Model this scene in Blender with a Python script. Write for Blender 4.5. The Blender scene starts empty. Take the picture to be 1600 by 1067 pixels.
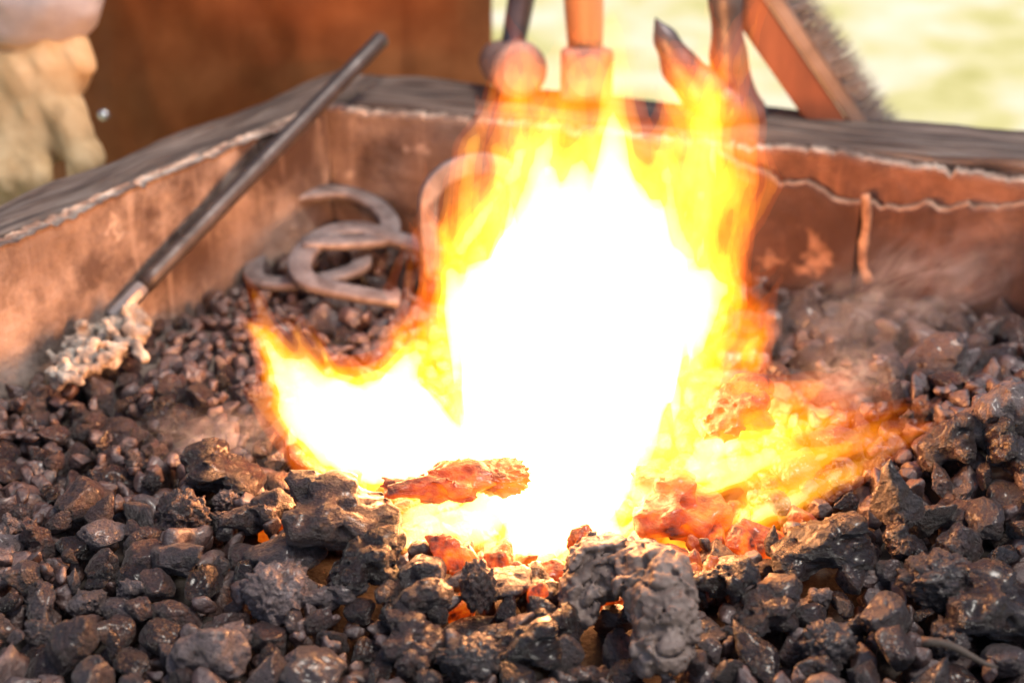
import bpy, bmesh, math, random
import numpy as np
from mathutils import Vector, Matrix, Euler, noise as mnoise

random.seed(7); RNG = np.random.default_rng(11)
SC = bpy.context.scene
COL = SC.collection

# ------------------------------------------------------------------ camera geometry
PITCH = math.radians(27.0); CAM = np.array([0.0, 0.0, 0.55]); FPX = 2222.0
FW = np.array([0, math.cos(PITCH), -math.sin(PITCH)]); UP = np.array([0, math.sin(PITCH), math.cos(PITCH)])
def ray(u, v):
    return FW + np.array([1.0, 0, 0]) * (u - 800) / FPX - UP * (v - 533.5) / FPX
def at_z(u, v, z):
    d = ray(u, v); return CAM + d * ((z - CAM[2]) / d[2])
def at_y(u, v, y):
    d = ray(u, v); return CAM + d * (y / d[1])
def depth_of(p): return float(np.dot(np.asarray(p) - CAM, FW))
def proj(p):
    q = np.asarray(p) - CAM; d = q @ FW
    return 800 + FPX * q[..., 0] / d, 533.5 - FPX * (q @ UP) / d, d
def mpp(p): return depth_of(p) / FPX          # metres per photo pixel at p

# ------------------------------------------------------------------ object helpers
def tag(o, label=None, cat=None, group=None, kind=None):
    if label: o['label'] = label
    if cat: o['category'] = cat
    if group: o['group'] = group
    if kind: o['kind'] = kind
    return o
def link(o, parent=None):
    COL.objects.link(o)
    if parent is not None: o.parent = parent
    return o
def empty(name, loc=(0, 0, 0)):
    o = bpy.data.objects.new(name, None); o.empty_display_size = .05; o.location = loc
    return link(o)
def mesh_np(name, V, F, mat=None, smooth=True):
    me = bpy.data.meshes.new(name)
    me.from_pydata([tuple(map(float, v)) for v in V], [], [tuple(map(int, f)) for f in F])
    me.update()
    if smooth: me.polygons.foreach_set('use_smooth', [True] * len(me.polygons))
    if mat: me.materials.append(mat)
    return me
def fast_mesh(name, V, Q, mat=None, smooth=True):
    """numpy verts + (n,k) faces"""
    me = bpy.data.meshes.new(name); k = Q.shape[1]
    me.vertices.add(len(V)); me.vertices.foreach_set('co', np.ascontiguousarray(V, dtype=np.float32).ravel())
    me.loops.add(Q.size); me.loops.foreach_set('vertex_index', np.ascontiguousarray(Q, dtype=np.int32).ravel())
    me.polygons.add(len(Q)); me.polygons.foreach_set('loop_start', np.arange(0, Q.size, k, dtype=np.int32))
    me.polygons.foreach_set('loop_total', np.full(len(Q), k, dtype=np.int32))
    me.update(calc_edges=True)
    if smooth: me.polygons.foreach_set('use_smooth', np.ones(len(Q), dtype=bool))
    if mat: me.materials.append(mat)
    return me
def obj(name, me, parent=None, loc=None):
    o = bpy.data.objects.new(name, me)
    if loc is not None: o.location = loc
    return link(o, parent)
def bm_obj(name, bm, mat, parent=None, smooth=True):
    me = bpy.data.meshes.new(name); bm.normal_update(); bm.to_mesh(me); bm.free()
    if smooth: me.polygons.foreach_set('use_smooth', [True] * len(me.polygons))
    me.materials.append(mat); return obj(name, me, parent)

# ------------------------------------------------------------------ numpy noise, fields
_LAT = RNG.random((64, 64, 64)).astype(np.float32)
def vnoise(x, y, z, seed=0):
    x = x + seed * 7.31; y = y + seed * 3.77; z = z + seed * 5.13
    xi = np.floor(x).astype(int); yi = np.floor(y).astype(int); zi = np.floor(z).astype(int)
    fx, fy, fz = x - xi, y - yi, z - zi
    fx = fx * fx * (3 - 2 * fx); fy = fy * fy * (3 - 2 * fy); fz = fz * fz * (3 - 2 * fz)
    L = lambda a, b, c: _LAT[(xi + a) & 63, (yi + b) & 63, (zi + c) & 63]
    c0 = (L(0,0,0)*(1-fx)+L(1,0,0)*fx)*(1-fy)+(L(0,1,0)*(1-fx)+L(1,1,0)*fx)*fy
    c1 = (L(0,0,1)*(1-fx)+L(1,0,1)*fx)*(1-fy)+(L(0,1,1)*(1-fx)+L(1,1,1)*fx)*fy
    return (c0 * (1 - fz) + c1 * fz) * 2 - 1
def fbm(x, y, z, octv=4, seed=0, gain=.5):
    s = 0; a = 1; f = 1; t = 0
    for i in range(octv):
        s = s + a * vnoise(x * f, y * f, z * f, seed + i); t += a; a *= gain; f *= 2.03
    return s / t
def surface_nets(f, iso, org, h):
    nx, ny, nz = f.shape
    g = f - iso; ins = g > 0
    c = np.zeros((nx-1, ny-1, nz-1), np.int8)
    for a in (0,1):
        for b in (0,1):
            for d in (0,1): c += ins[a:nx-1+a, b:ny-1+b, d:nz-1+d]
    act = (c > 0) & (c < 8); idx = -np.ones(act.shape, np.int64)
    I, J, K = np.nonzero(act); idx[I, J, K] = np.arange(len(I))
    if len(I) == 0: return np.zeros((0,3)), np.zeros((0,4), int)
    P = np.zeros((len(I), 3)); n = np.zeros(len(I))
    cs = [(a,b,d) for a in (0,1) for b in (0,1) for d in (0,1)]
    for p in cs:
        for ax in range(3):
            if p[ax]: continue
            q = list(p); q[ax] = 1
            va = g[I+p[0], J+p[1], K+p[2]]; vb = g[I+q[0], J+q[1], K+q[2]]
            m = (va > 0) != (vb > 0); t = va[m] / (va[m] - vb[m])
            pt = np.tile(np.array(p, float), (m.sum(), 1)); pt[:, ax] = t
            P[m] += pt; n[m] += 1
    P /= n[:, None]; V = (np.stack([I, J, K], 1) + P) * h + np.asarray(org)
    Q = []
    for ax in range(3):
        sl0 = [slice(None)]*3; sl1 = [slice(None)]*3; sl0[ax] = slice(0,-1); sl1[ax] = slice(1,None)
        a = ins[tuple(sl0)]; b = ins[tuple(sl1)]
        X = np.array(np.nonzero(a != b)); o1, o2 = (ax+1) % 3, (ax+2) % 3
        ok = (X[o1] > 0) & (X[o2] > 0) & (X[o1] < f.shape[o1]-1) & (X[o2] < f.shape[o2]-1)
        X = X[:, ok]
        def cell(d1, d2):
            Y = X.copy(); Y[o1] += d1; Y[o2] += d2; return idx[Y[0], Y[1], Y[2]]
        q = np.stack([cell(-1,-1), cell(0,-1), cell(0,0), cell(-1,0)], 1)
        fl = ~a[X[0], X[1], X[2]]; q[fl] = q[fl][:, ::-1]; Q.append(q)
    return V, np.concatenate(Q)
def capsule_sdf(caps, h, k=.01, pad=.03, warp=None):
    """smooth union of tapered capsules [(p0,r0,p1,r1)...] -> V,Q"""
    pts = np.array([c[0] for c in caps] + [c[2] for c in caps]); rr = max(max(c[1], c[3]) for c in caps)
    lo = pts.min(0) - rr - pad; hi = pts.max(0) + rr + pad
    n = np.ceil((hi - lo) / h).astype(int) + 1
    X, Y, Z = np.meshgrid(*[lo[i] + h * np.arange(n[i]) for i in range(3)], indexing='ij')
    E = np.zeros(X.shape)
    for p0, r0, p1, r1 in caps:
        p0 = np.asarray(p0, float); d = np.asarray(p1, float) - p0; L2 = max(d @ d, 1e-9)
        t = np.clip(((X-p0[0])*d[0]+(Y-p0[1])*d[1]+(Z-p0[2])*d[2]) / L2, 0, 1)
        dist = np.sqrt((X-p0[0]-t*d[0])**2+(Y-p0[1]-t*d[1])**2+(Z-p0[2]-t*d[2])**2) - (r0+(r1-r0)*t)
        E += np.exp(np.clip(-dist / k, -40, 40))
    S = k * np.log(np.maximum(E, 1e-30))
    if warp is not None: S = S + warp(X, Y, Z)
    S[0]=S[-1]=-1; S[:,0]=S[:,-1]=-1; S[:,:,0]=S[:,:,-1]=-1
    return surface_nets(S, 0, lo, h)

# ------------------------------------------------------------------ materials
def new_mat(name):
    m = bpy.data.materials.new(name); m.use_nodes = True
    nt = m.node_tree; nt.nodes.clear()
    out = nt.nodes.new('ShaderNodeOutputMaterial')
    return m, nt, out
def N(nt, t, **kw):
    n = nt.nodes.new(t)
    for k, v in kw.items():
        if k in n.inputs.keys(): n.inputs[k].default_value = v
        else: setattr(n, k, v)
    return n
def ramp(nt, src, stops):
    r = nt.nodes.new('ShaderNodeValToRGB'); el = r.color_ramp.elements
    while len(el) < len(stops): el.new(.5)
    for e, (p, c) in zip(el, stops):
        e.position = p; e.color = (*c, 1) if len(c) == 3 else c
    nt.links.new(src, r.inputs['Fac']); return r
def solid(name, stops, scale=8, detail=6, rough=(.5,.8), bump=.3, bscale=40, bdist=.01, metallic=0, stretch=(1,1,1),
          coords='Object', rnd=0.0, spec=.5, coat=0, distort=.3, specks=None, sheen=0):
    m, nt, out = new_mat(name)
    tc = N(nt, 'ShaderNodeTexCoord'); mp = N(nt, 'ShaderNodeMapping'); mp.inputs['Scale'].default_value = stretch
    nt.links.new(tc.outputs[coords], mp.inputs['Vector'])
    vec = mp.outputs['Vector']
    oi = N(nt, 'ShaderNodeObjectInfo')
    if rnd:
        ad = N(nt, 'ShaderNodeVectorMath', operation='ADD'); mu = N(nt, 'ShaderNodeMath', operation='MULTIPLY'); mu.inputs[1].default_value = 37
        nt.links.new(oi.outputs['Random'], mu.inputs[0]); nt.links.new(vec, ad.inputs[0]); nt.links.new(mu.outputs[0], ad.inputs[1]); vec = ad.outputs[0]
    no = N(nt, 'ShaderNodeTexNoise'); no.inputs['Scale'].default_value = scale; no.inputs['Detail'].default_value = detail
    no.inputs['Roughness'].default_value = .62; no.inputs['Distortion'].default_value = distort
    nt.links.new(vec, no.inputs['Vector'])
    r = ramp(nt, no.outputs['Fac'], stops); col = r.outputs['Color']
    if rnd:
        hs = N(nt, 'ShaderNodeHueSaturation'); mr = N(nt, 'ShaderNodeMapRange')
        mr.inputs['To Min'].default_value = 1 - rnd; mr.inputs['To Max'].default_value = 1 + rnd
        nt.links.new(oi.outputs['Random'], mr.inputs['Value']); nt.links.new(mr.outputs['Result'], hs.inputs['Value'])
        nt.links.new(col, hs.inputs['Color']); col = hs.outputs['Color']
    if specks:
        n3 = N(nt, 'ShaderNodeTexNoise'); n3.inputs['Scale'].default_value = specks[0]; n3.inputs['Detail'].default_value = 3
        nt.links.new(vec, n3.inputs['Vector'])
        r3 = ramp(nt, n3.outputs['Fac'], [(specks[1], (0,0,0)), (specks[1]+.08, (1,1,1))])
        mx = N(nt, 'ShaderNodeMix', data_type='RGBA'); nt.links.new(r3.outputs['Color'], mx.inputs['Factor'])
        nt.links.new(col, mx.inputs['A']); mx.inputs['B'].default_value = (*specks[2], 1); col = mx.outputs['Result']
    b = N(nt, 'ShaderNodeBsdfPrincipled'); nt.links.new(col, b.inputs['Base Color'])
    b.inputs['Metallic'].default_value = metallic; b.inputs['Specular IOR Level'].default_value = spec
    b.inputs['Coat Weight'].default_value = coat; b.inputs['Coat Roughness'].default_value = .22; b.inputs['Sheen Weight'].default_value = sheen
    n2 = N(nt, 'ShaderNodeTexNoise'); n2.inputs['Scale'].default_value = bscale; n2.inputs['Detail'].default_value = 8; n2.inputs['Roughness'].default_value = .65
    nt.links.new(vec, n2.inputs['Vector'])
    mr = N(nt, 'ShaderNodeMapRange'); mr.inputs['From Min'].default_value = .3; mr.inputs['From Max'].default_value = .7
    mr.inputs['To Min'].default_value, mr.inputs['To Max'].default_value = rough
    nt.links.new(no.outputs['Fac'], mr.inputs['Value']); nt.links.new(mr.outputs['Result'], b.inputs['Roughness'])
    bp = N(nt, 'ShaderNodeBump'); bp.inputs['Strength'].default_value = bump; bp.inputs['Distance'].default_value = bdist
    nt.links.new(n2.outputs['Fac'], bp.inputs['Height']); nt.links.new(bp.outputs['Normal'], b.inputs['Normal'])
    nt.links.new(b.outputs['BSDF'], out.inputs['Surface'])
    m['bsdf'] = b.name
    return m

def coal_mat(name, stops, rough, unit=True, rnd=.35, bump=.75, specks=None):
    s = 1.0 if unit else 70.0
    return solid(name, stops, scale=1.6*s, detail=8, rough=rough, bump=bump, bscale=4.5*s, bdist=.42 if unit else .0055, rnd=rnd if unit else 0,
                 spec=.85, coat=.28, specks=specks and (specks[0]*s, specks[1], specks[2]))
BROWN = [(.3,(.026,.0108,.008)),(.5,(.064,.030,.023)),(.66,(.115,.062,.050)),(.8,(.185,.120,.104))]
GREY  = [(.3,(.030,.0165,.0145)),(.5,(.072,.045,.041)),(.66,(.132,.093,.086)),(.8,(.235,.185,.178))]
BLACK = [(.3,(.015,.0075,.0062)),(.55,(.042,.022,.0185)),(.75,(.098,.062,.055))]
PALE  = [(.3,(.075,.044,.037)),(.5,(.175,.118,.106)),(.7,(.30,.228,.215))]
M = {}
M['brown'] = coal_mat('brown_coal', BROWN, (.62,.28))
M['grey'] = coal_mat('grey_coal', GREY, (.64,.32))
M['black'] = coal_mat('black_coal', BLACK, (.45,.16))
M['pale'] = coal_mat('pale_clinker', PALE, (.75,.5), specks=(7,.62,(.03,.02,.018)))
M['wrinkled'] = solid('wrinkled_clinker', [(.3,(.07,.046,.037)),(.5,(.135,.095,.078)),(.72,(.23,.175,.148))], scale=45, rough=(.7,.5), bump=.5, bscale=260, bdist=.0012, spec=.4, specks=(420,.66,(.05,.035,.03)))
M['ashwhite'] = solid('white_ash', [(.3,(.09,.068,.055)),(.48,(.24,.20,.165)),(.66,(.50,.45,.37))], scale=70, rough=(.9,.9), bump=.6, bscale=200, bdist=.002)
M['bedcoal'] = coal_mat('bed_coal', [(.25,(.016,.0075,.006)),(.48,(.056,.027,.021)),(.72,(.13,.075,.063))], (.6,.28), unit=False, bump=.5)
M['ash'] = solid('ash_dust', [(.3,(.07,.05,.04)),(.5,(.14,.105,.085)),(.7,(.21,.165,.135))], scale=18, detail=9, rough=(.95,.85), bump=.5, bscale=220, bdist=.003)
# glowing coals: hot surface shows through in patches
def hot_mat(name, strength, unit=True):
    s = 1.0 if unit else 70
    m = coal_mat(name, [(.3,(.03,.008,.004)),(.5,(.06,.018,.009)),(.8,(.12,.05,.03))], (.8,.6), unit=unit); nt = m.node_tree; b = nt.nodes[m['bsdf']]
    tc = N(nt, 'ShaderNodeTexCoord'); no = N(nt, 'ShaderNodeTexNoise'); no.inputs['Scale'].default_value = 1.3*s; no.inputs['Detail'].default_value = 5
    nt.links.new(tc.outputs['Object'], no.inputs['Vector'])
    r = ramp(nt, no.outputs['Fac'], [(.34,(.07,.004,.0)),(.5,(.62,.055,.002)),(.66,(1,.20,.008))])
    nt.links.new(r.outputs['Color'], b.inputs['Emission Color']); b.inputs['Emission Strength'].default_value = strength
    return m
M['hot'] = hot_mat('glowing_coal', 1.0); M['ember'] = hot_mat('ember_coal', .8)

# ------------------------------------------------------------------ coal shapes
def ico(sub):
    bm = bmesh.new(); bmesh.ops.create_icosphere(bm, subdivisions=sub, radius=1)
    V = np.array([v.co[:] for v in bm.verts]); F = np.array([[v.index for v in f.verts] for f in bm.faces]); bm.free()
    return V / np.linalg.norm(V, axis=1)[:, None], F
ICO = {s: ico(s) for s in (3, 4, 5, 6)}
def nugget(sub, seed, p=14, angular=1.0):
    r = np.random.default_rng(seed); V, F = ICO[sub]
    K = r.integers(9, 15); m = r.normal(size=(K, 3)); m /= np.linalg.norm(m, axis=1)[:, None]
    m = np.concatenate([m, -m[:4]]); hh = r.uniform(.62, 1.0, len(m))
    c = np.maximum(V @ m.T, 1e-3) / hh
    R = 1 / np.power(np.power(c, p).sum(1), 1 / p)
    R = R * angular + (1 - angular) * .85
    P = V * R[:, None]
    s = seed * 1.7
    d = .14 * fbm(P[:,0]*1.7+s, P[:,1]*1.7, P[:,2]*1.7, 3, seed % 9) + .035 * fbm(P[:,0]*7, P[:,1]*7+s, P[:,2]*7, 3, 3)
    d -= .10 * np.maximum(0, fbm(P[:,0]*3, P[:,1]*3, P[:,2]*3+s, 2, 5) - .1) * 2
    d += .016 * fbm(P[:,0]*15, P[:,1]*15+s, P[:,2]*15, 2, 6)
    ax = r.uniform(.78, 1.22, 3); P = (P * (1 + d)[:, None]) * ax
    P -= P.mean(0); P /= np.abs(P).max(0).mean()
    return P, F
def clinker(sub, seed, amp=1.0, pits=1.0):
    r = np.random.default_rng(seed); V, F = ICO[sub]; s = seed * 2.3
    x, y, z = V.T
    d = .34 * fbm(x*1.3+s, y*1.3, z*1.3, 3, seed % 7) * amp
    bil = 1 - np.abs(fbm(x*2.6, y*2.6+s, z*2.6, 3, 2)) * 2.6
    d += .16 * (1 - bil) * amp
    P = V * (1 + d)[:, None]
    x, y, z = P.T
    P = P + .10 * amp * np.stack([fbm(x*3+s, y*3, z*3, 4, 11), fbm(x*3, y*3+s, z*3, 4, 12), fbm(x*3, y*3, z*3+s, 4, 13)], 1)
    x, y, z = P.T
    pit = fbm(x*6, y*6, z*6+s, 3, 4)
    P = P * (1 - .20 * pits * np.clip(pit - .02, 0, .35) * 2.2 + .05 * fbm(x*13+s, y*13, z*13, 2, 5))[:, None]
    P = P * r.uniform(.85, 1.2, 3)
    P -= P.mean(0); P /= np.abs(P).max(0).mean()
    return P, F
NUG = [nugget(5, 100 + i, p=random.choice([10, 16, 26]), angular=random.choice([1, .85, .7])) for i in range(14)]
def fused(seed, h=.062):
    """irregular lump of melted-together slag: unequal blobs, pits and blisters"""
    r = np.random.default_rng(seed); c = []; p = np.zeros(3)
    for k in range(r.integers(6, 11)):
        d = r.normal(size=3) * [1, .8, .6]; d *= .42 / np.linalg.norm(d); q = (p + d) * .86; a, b = r.uniform(.16, .40, 2)
        c.append((p, a, q, b)); p = q if r.random() < .6 else c[r.integers(len(c))][0]
    s = seed * 1.3
    def w(X, Y, Z):
        pit = np.clip(fbm(X*4.2+s, Y*4.2, Z*4.2, 3, 4) - .05, 0, .4)
        return .20*fbm(X*2.2+s, Y*2.2, Z*2.2, 3, 3) - .34*pit + .07*np.abs(fbm(X*7, Y*7+s, Z*7, 2, 6)) + .05*fbm(X*14, Y*14, Z*14+s, 2, 7)
    V, F = capsule_sdf(c, h, .06, .35, w)
    V = V - (V.max(0) + V.min(0)) / 2
    return V / (np.abs(V).max(0).mean()), F
CLK = [fused(200 + i) if i not in (1, 6) else clinker(5, 200 + i, amp=1.1) for i in range(8)]
CLKLOW = [fused(420 + i, .14) for i in range(5)]
MESH = {}
def coal_mesh(kind, i, col):
    key = (kind, i, col)
    if key not in MESH:
        P, F = (NUG if kind == 'nugget' else CLK)[i]
        MESH[key] = fast_mesh('coal_lump' if kind == 'nugget' else 'clinker', P, F, M[col])
    return MESH[key]

# ------------------------------------------------------------------ hearth layout
RIM = 0.119
corner = at_z(512, 170, RIM); rightp = at_z(1600, 268, RIM); leftp = at_z(0, 384, RIM)
bdir = (rightp - corner)[:2]; bdir /= np.linalg.norm(bdir)
ldir = (leftp - corner)[:2]; ldir /= np.linalg.norm(ldir)
bn = np.array([bdir[1], -bdir[0]]);  bn = bn if bn[1] < 0 else -bn      # into the hearth
ln = np.array([ldir[1], -ldir[0]]);  ln = ln if ln[0] > 0 else -ln
FIRE = at_z(860, 760, 0.0)
def H(x, y):
    """height of the coal bed"""
    x = np.asarray(x, float); y = np.asarray(y, float)
    d = np.hypot((x - FIRE[0]) / 1.25, y - FIRE[1])
    h = .016 * np.exp(-((d - .135) / .05) ** 2) * (y < 1.05) - .035 * np.exp(-(d / .085) ** 2)
    h = h + .05 * np.exp(-((x - .36) / .13) ** 2 - ((y - .84) / .16) ** 2)
    h = h + .012 * np.exp(-((x + .3) / .16) ** 2 - ((y - .74) / .12) ** 2)
    h = h + .010 * fbm(x * 9, y * 9, x * 0 + .5, 3, 21)
    return h - .012 * (y > 1.12)
def inside(x, y, m=0.0):
    qx, qy = x - corner[0], y - corner[1]
    return (qx * bn[0] + qy * bn[1] > m) & (qx * ln[0] + qy * ln[1] > m)
def dusty(x, y):
    return np.clip(1.25 * np.exp(-((x + .27) / .09) ** 2 - ((y - 1.06) / .1) ** 2) + np.exp(-((x + .20) / .10) ** 2 - ((y - 1.22) / .10) ** 2)
                   + .7 * np.exp(-((x + .22) / .06) ** 2 - ((y - .92) / .04) ** 2), 0, 1)

# ash bed surface
gx = np.arange(-.62, .72, .006); gy = np.arange(.46, 1.5, .006)
GX, GY = np.meshgrid(gx, gy, indexing='ij')
GZ = H(GX, GY) - .030 + .026 * dusty(GX, GY) + .003 * fbm(GX*60, GY*60, GX*0, 3, 8)
nX, nY = GX.shape
idx = np.arange(nX*nY).reshape(nX, nY)
keep = inside(GX, GY, -.006)
Q = np.stack([idx[:-1,:-1], idx[1:,:-1], idx[1:,1:], idx[:-1,1:]], -1).reshape(-1, 4)
kq = keep.ravel()[Q].all(1)
bedme = fast_mesh('ash_bed', np.stack([GX, GY, GZ], -1).reshape(-1, 3), Q[kq], M['ash'])
at = bedme.attributes.new('dust', 'FLOAT', 'POINT'); at.data.foreach_set('value', np.clip(dusty(GX, GY)*(1.2 + .8*fbm(GX*25, GY*25, GX*0, 3, 9)) - .12, 0, 1).ravel().astype(np.float32))
ant = M['ash'].node_tree; ab = ant.nodes[M['ash']['bsdf']]; src = ab.inputs['Base Color'].links[0].from_socket
an = N(ant, 'ShaderNodeAttribute', attribute_name='dust'); am = N(ant, 'ShaderNodeMix', data_type='RGBA'); am.inputs['A'].default_value = (.022, .015, .012, 1)
ant.links.new(an.outputs['Fac'], am.inputs['Factor']); ant.links.new(src, am.inputs['B']); ant.links.new(am.outputs['Result'], ab.inputs['Base Color'])
o = obj('ash_bed', bedme)
tag(o, 'brown ash and coal dust filling the hearth under the coals', 'ash', kind='stuff')

# ------------------------------------------------------------------ hero lumps
coals = []      # dicts: pos, r(3), rot, kind, mesh idx, col, label, short, hero
def hero(u, v, rx, rz, kind, i, col, label, short, ry=None, tilt=0, lift=.3, name=None, z=None):
    P = at_z(u, v, 0.0)
    for _ in range(4):
        s = mpp(P); zz = (H(P[0], P[1]) + lift * rz * s) if z is None else z
        P = at_z(u, v, zz)
    s = mpp(P)
    coals.append(dict(pos=P, r=np.array([rx*s, (ry or (rx+rz)/2)*s, rz*s]), rot=(random.uniform(-.2,.2), tilt, random.uniform(-.25,.25)), kind=kind, i=i, col=col,
                      label=label, short=short, hero=True, name=name))
hero(335,1006,62,60,'clinker',0,'pale','pale grey blocky clinker at the bottom left of the heap','blocky pale clinker')
hero(432,925,56,58,'clinker',1,'pale','crumbly grey-pink clinker standing left of centre in front of the big brown clinker','crumbly grey-pink clinker')
hero(535,805,88,66,'clinker',2,'brown','big rough brown clinker at the lower left edge of the flames','big rough brown clinker', lift=.6)
hero(345,735,72,44,'clinker',3,'black','dark flat-topped clinker rising left of the small yellow flame','dark flat-topped clinker', lift=.7)
hero(575,878,58,56,'clinker',4,'black','dark glossy clinker just below the big rough brown clinker','dark glossy clinker')
hero(400,800,48,44,'clinker',5,'brown','rusty brown clinker below the dark flat-topped clinker','rusty brown clinker')
hero(288,806,46,44,'clinker',6,'brown','knobbly tan-brown clinker left of the rusty brown clinker','knobbly tan-brown clinker')
hero(132,785,48,46,'nugget',0,'brown','large smooth blocky brown coal at the left, facing the camera','large blocky brown coal')
hero(488,1056,66,40,'nugget',1,'grey','large rounded grey-brown stone-like coal cut by the bottom edge of the photo','large rounded grey coal')
hero(1470,550,50,40,'nugget',2,'grey','largest smooth coal lying behind the right flames','largest smooth coal', lift=.8)
hero(1282,852,84,48,'clinker',7,'black','long dark slab of clinker under the right flames','long dark slab', lift=.6)
hero(1398,1010,44,44,'nugget',3,'brown','faceted upright coal beside the twig at the lower right','faceted upright coal', lift=.6)
hero(1385,962,58,42,'nugget',4,'grey','broad flat-faced dark grey coal right above the faceted upright coal','broad flat-faced coal')
hero(1466,905,66,52,'clinker',1,'grey','rough grey clinker with a knobbly top on the right slope','rough grey right-slope clinker')
hero(1560,945,86,66,'clinker',2,'black','biggest shadowy black clinker at the lower right edge of the photo','biggest black clinker', lift=.1)
hero(1404,800,50,58,'nugget',5,'brown','tall dark pointed coal below the tip of the right flame','tall pointed coal', lift=.7)
hero(1415,852,34,34,'clinker',3,'black','small glittering black clinker under the tall pointed coal','glittering black clinker')
hero(1540,812,30,32,'nugget',6,'brown','angular brown coal at the right with a lit left corner','angular brown coal')
hero(1242,890,32,28,'nugget',7,'black','shiny black pebble of coal with a white glint below the long dark slab','shiny black pebble')
hero(1198,950,56,46,'clinker',4,'brown','lumpy brown clinker right of the wrinkled pale clinker','lumpy brown clinker')
hero(1130,900,44,46,'clinker',5,'black','wet-looking dark clinker standing in the red glow right of the wrinkled one','wet-looking dark clinker', lift=.6)
hero(1294,1005,48,38,'clinker',6,'grey','speckled brown-grey clinker at the bottom right between small coals','speckled clinker')
hero(1560,632,58,66,'clinker',0,'pale','pale crackled clinker on top of the right heap','pale crackled clinker', lift=.9)
hero(1478,690,46,46,'clinker',7,'brown','rough rounded clinker where the right flame tip ends','flame-tip clinker', lift=.9)
hero(1575,700,40,46,'clinker',3,'black','dark knobbly clinker under the pale crackled clinker','dark knobbly clinker', lift=.7)
hero(748,915,32,44,'clinker',6,'brown','small domed brown clinker left of the wrinkled one, glowing at its foot','small domed clinker', lift=.5)
hero(700,860,36,40,'nugget',8,'hot','orange lump glowing in the flames above the small domed clinker','glowing orange lump', lift=.5)
hero(1065,795,76,54,'clinker',2,'hot','wide red-orange burning clinker under the yellow right flames','wide burning clinker', lift=.9)
hero(1152,640,64,52,'clinker',4,'hot','bubbly orange burning clinker right of the white flame','bubbly burning clinker', z=.066)
hero(910,835,22,24,'nugget',9,'ember','small yellow ember low in the middle of the white flame','low yellow ember', z=.03)
hero(690,752,72,38,'clinker',5,'hot','flat orange burning clinker at the foot of the white flame','flat burning clinker', z=.050)
hero(778,745,58,24,'clinker',1,'ember','thin glowing yellow-orange clinker ledge reaching into the white flame','thin glowing ledge', z=.052)
hero(1050,888,30,30,'clinker',3,'ember','small bright orange ember behind the wrinkled pale clinker','small bright ember', lift=.3)
hero(118,1000,46,58,'nugget',9,'brown','oblong brown coal with a square end at the lower left','oblong brown coal', lift=.5)
hero(272,872,54,42,'nugget',10,'grey','smooth grey-tan stone under a wisp of yellow smoke','smooth smoking stone')
hero(158,834,38,28,'nugget',11,'pale','pale shiny flake of coal left of the smooth smoking stone','pale shiny flake')
hero(440,868,62,38,'nugget',12,'grey','long grey-brown coal leaning under the big rough brown clinker','long leaning coal', tilt=-.5)
hero(205,1035,32,24,'nugget',13,'black','glossy dark coal beside the blocky pale clinker','glossy dark coal')
hero(735,1030,52,44,'clinker',1,'grey','silvery crusted clinker at the bottom centre','silvery crusted clinker')
hero(820,1010,60,44,'clinker',7,'black','dark wet-looking crust of clinker left below the wrinkled one','dark wet crust')
hero(650,1000,50,40,'clinker',2,'brown','brown crusty clinker near the bottom, right of the large rounded grey coal','brown crusty clinker')
hero(980,1045,30,26,'nugget',2,'black','small smooth black coal at the bottom, below the wrinkled pale clinker','small smooth black coal')
hero(520,925,44,34,'clinker',5,'pale','small pale spongy clinker right of the crumbly grey-pink clinker','small pale spongy clinker')
hero(660,925,46,36,'clinker',0,'brown','brown clinker over a red glowing crack below the flames','brown clinker over the crack', lift=.4)
hero(40,900,34,28,'nugget',4,'grey','dusty grey coal at the far left edge below the blocky brown coal','dusty grey edge coal')
hero(1330,900,30,30,'nugget',1,'brown','round brown coal between the long dark slab and the rough right-slope clinker','round brown coal')

# ------------------------------------------------------------------ pile the small coals up on a height map
hs = .003
hx0, hx1, hy0, hy1 = -.60, .70, .50, 1.42
HX, HY = np.meshgrid(np.arange(hx0, hx1, hs), np.arange(hy0, hy1, hs), indexing='ij')
TGT = H(HX, HY); INS = inside(HX, HY, .010)
_u, _v, _d = proj(np.stack([HX, HY, TGT], -1)); INS &= (_u > -140) & (_u < 1740) & (_v < 1200)
CELLS = np.argwhere(INS)
cur = TGT - .030 + .026 * dusty(HX, HY)
def foot(x, y, r):
    i0 = max(0, int((x - r - hx0) / hs)); i1 = min(cur.shape[0], int((x + r - hx0) / hs) + 2)
    j0 = max(0, int((y - r - hy0) / hs)); j1 = min(cur.shape[1], int((y + r - hy0) / hs) + 2)
    X = HX[i0:i1, j0:j1]; Y = HY[i0:i1, j0:j1]; d2 = (X - x) ** 2 + (Y - y) ** 2
    return slice(i0, i1), slice(j0, j1), d2
def stamp(x, y, z, r, rz):
    si, sj, d2 = foot(x, y, r); m = d2 < r * r
    c = cur[si, sj]; c[m] = np.maximum(c[m], (z + rz * np.sqrt(1 - d2[m] / r / r)))
WR = [(905,905,40),(935,878,44),(985,880,46),(1022,905,52),(1040,955,48),(1030,1005,46),(925,950,40)]
for c in coals: stamp(c['pos'][0], c['pos'][1], c['pos'][2], (c['r'][0]+c['r'][1])/2*.72, c['r'][2]*.9)
for u, v, rp in WR:
    p = at_z(u, v, .02); stamp(p[0], p[1], p[2], rp*mpp(p)*.75, rp*mpp(p))
rr = np.random.default_rng(5)
fails = 0
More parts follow.
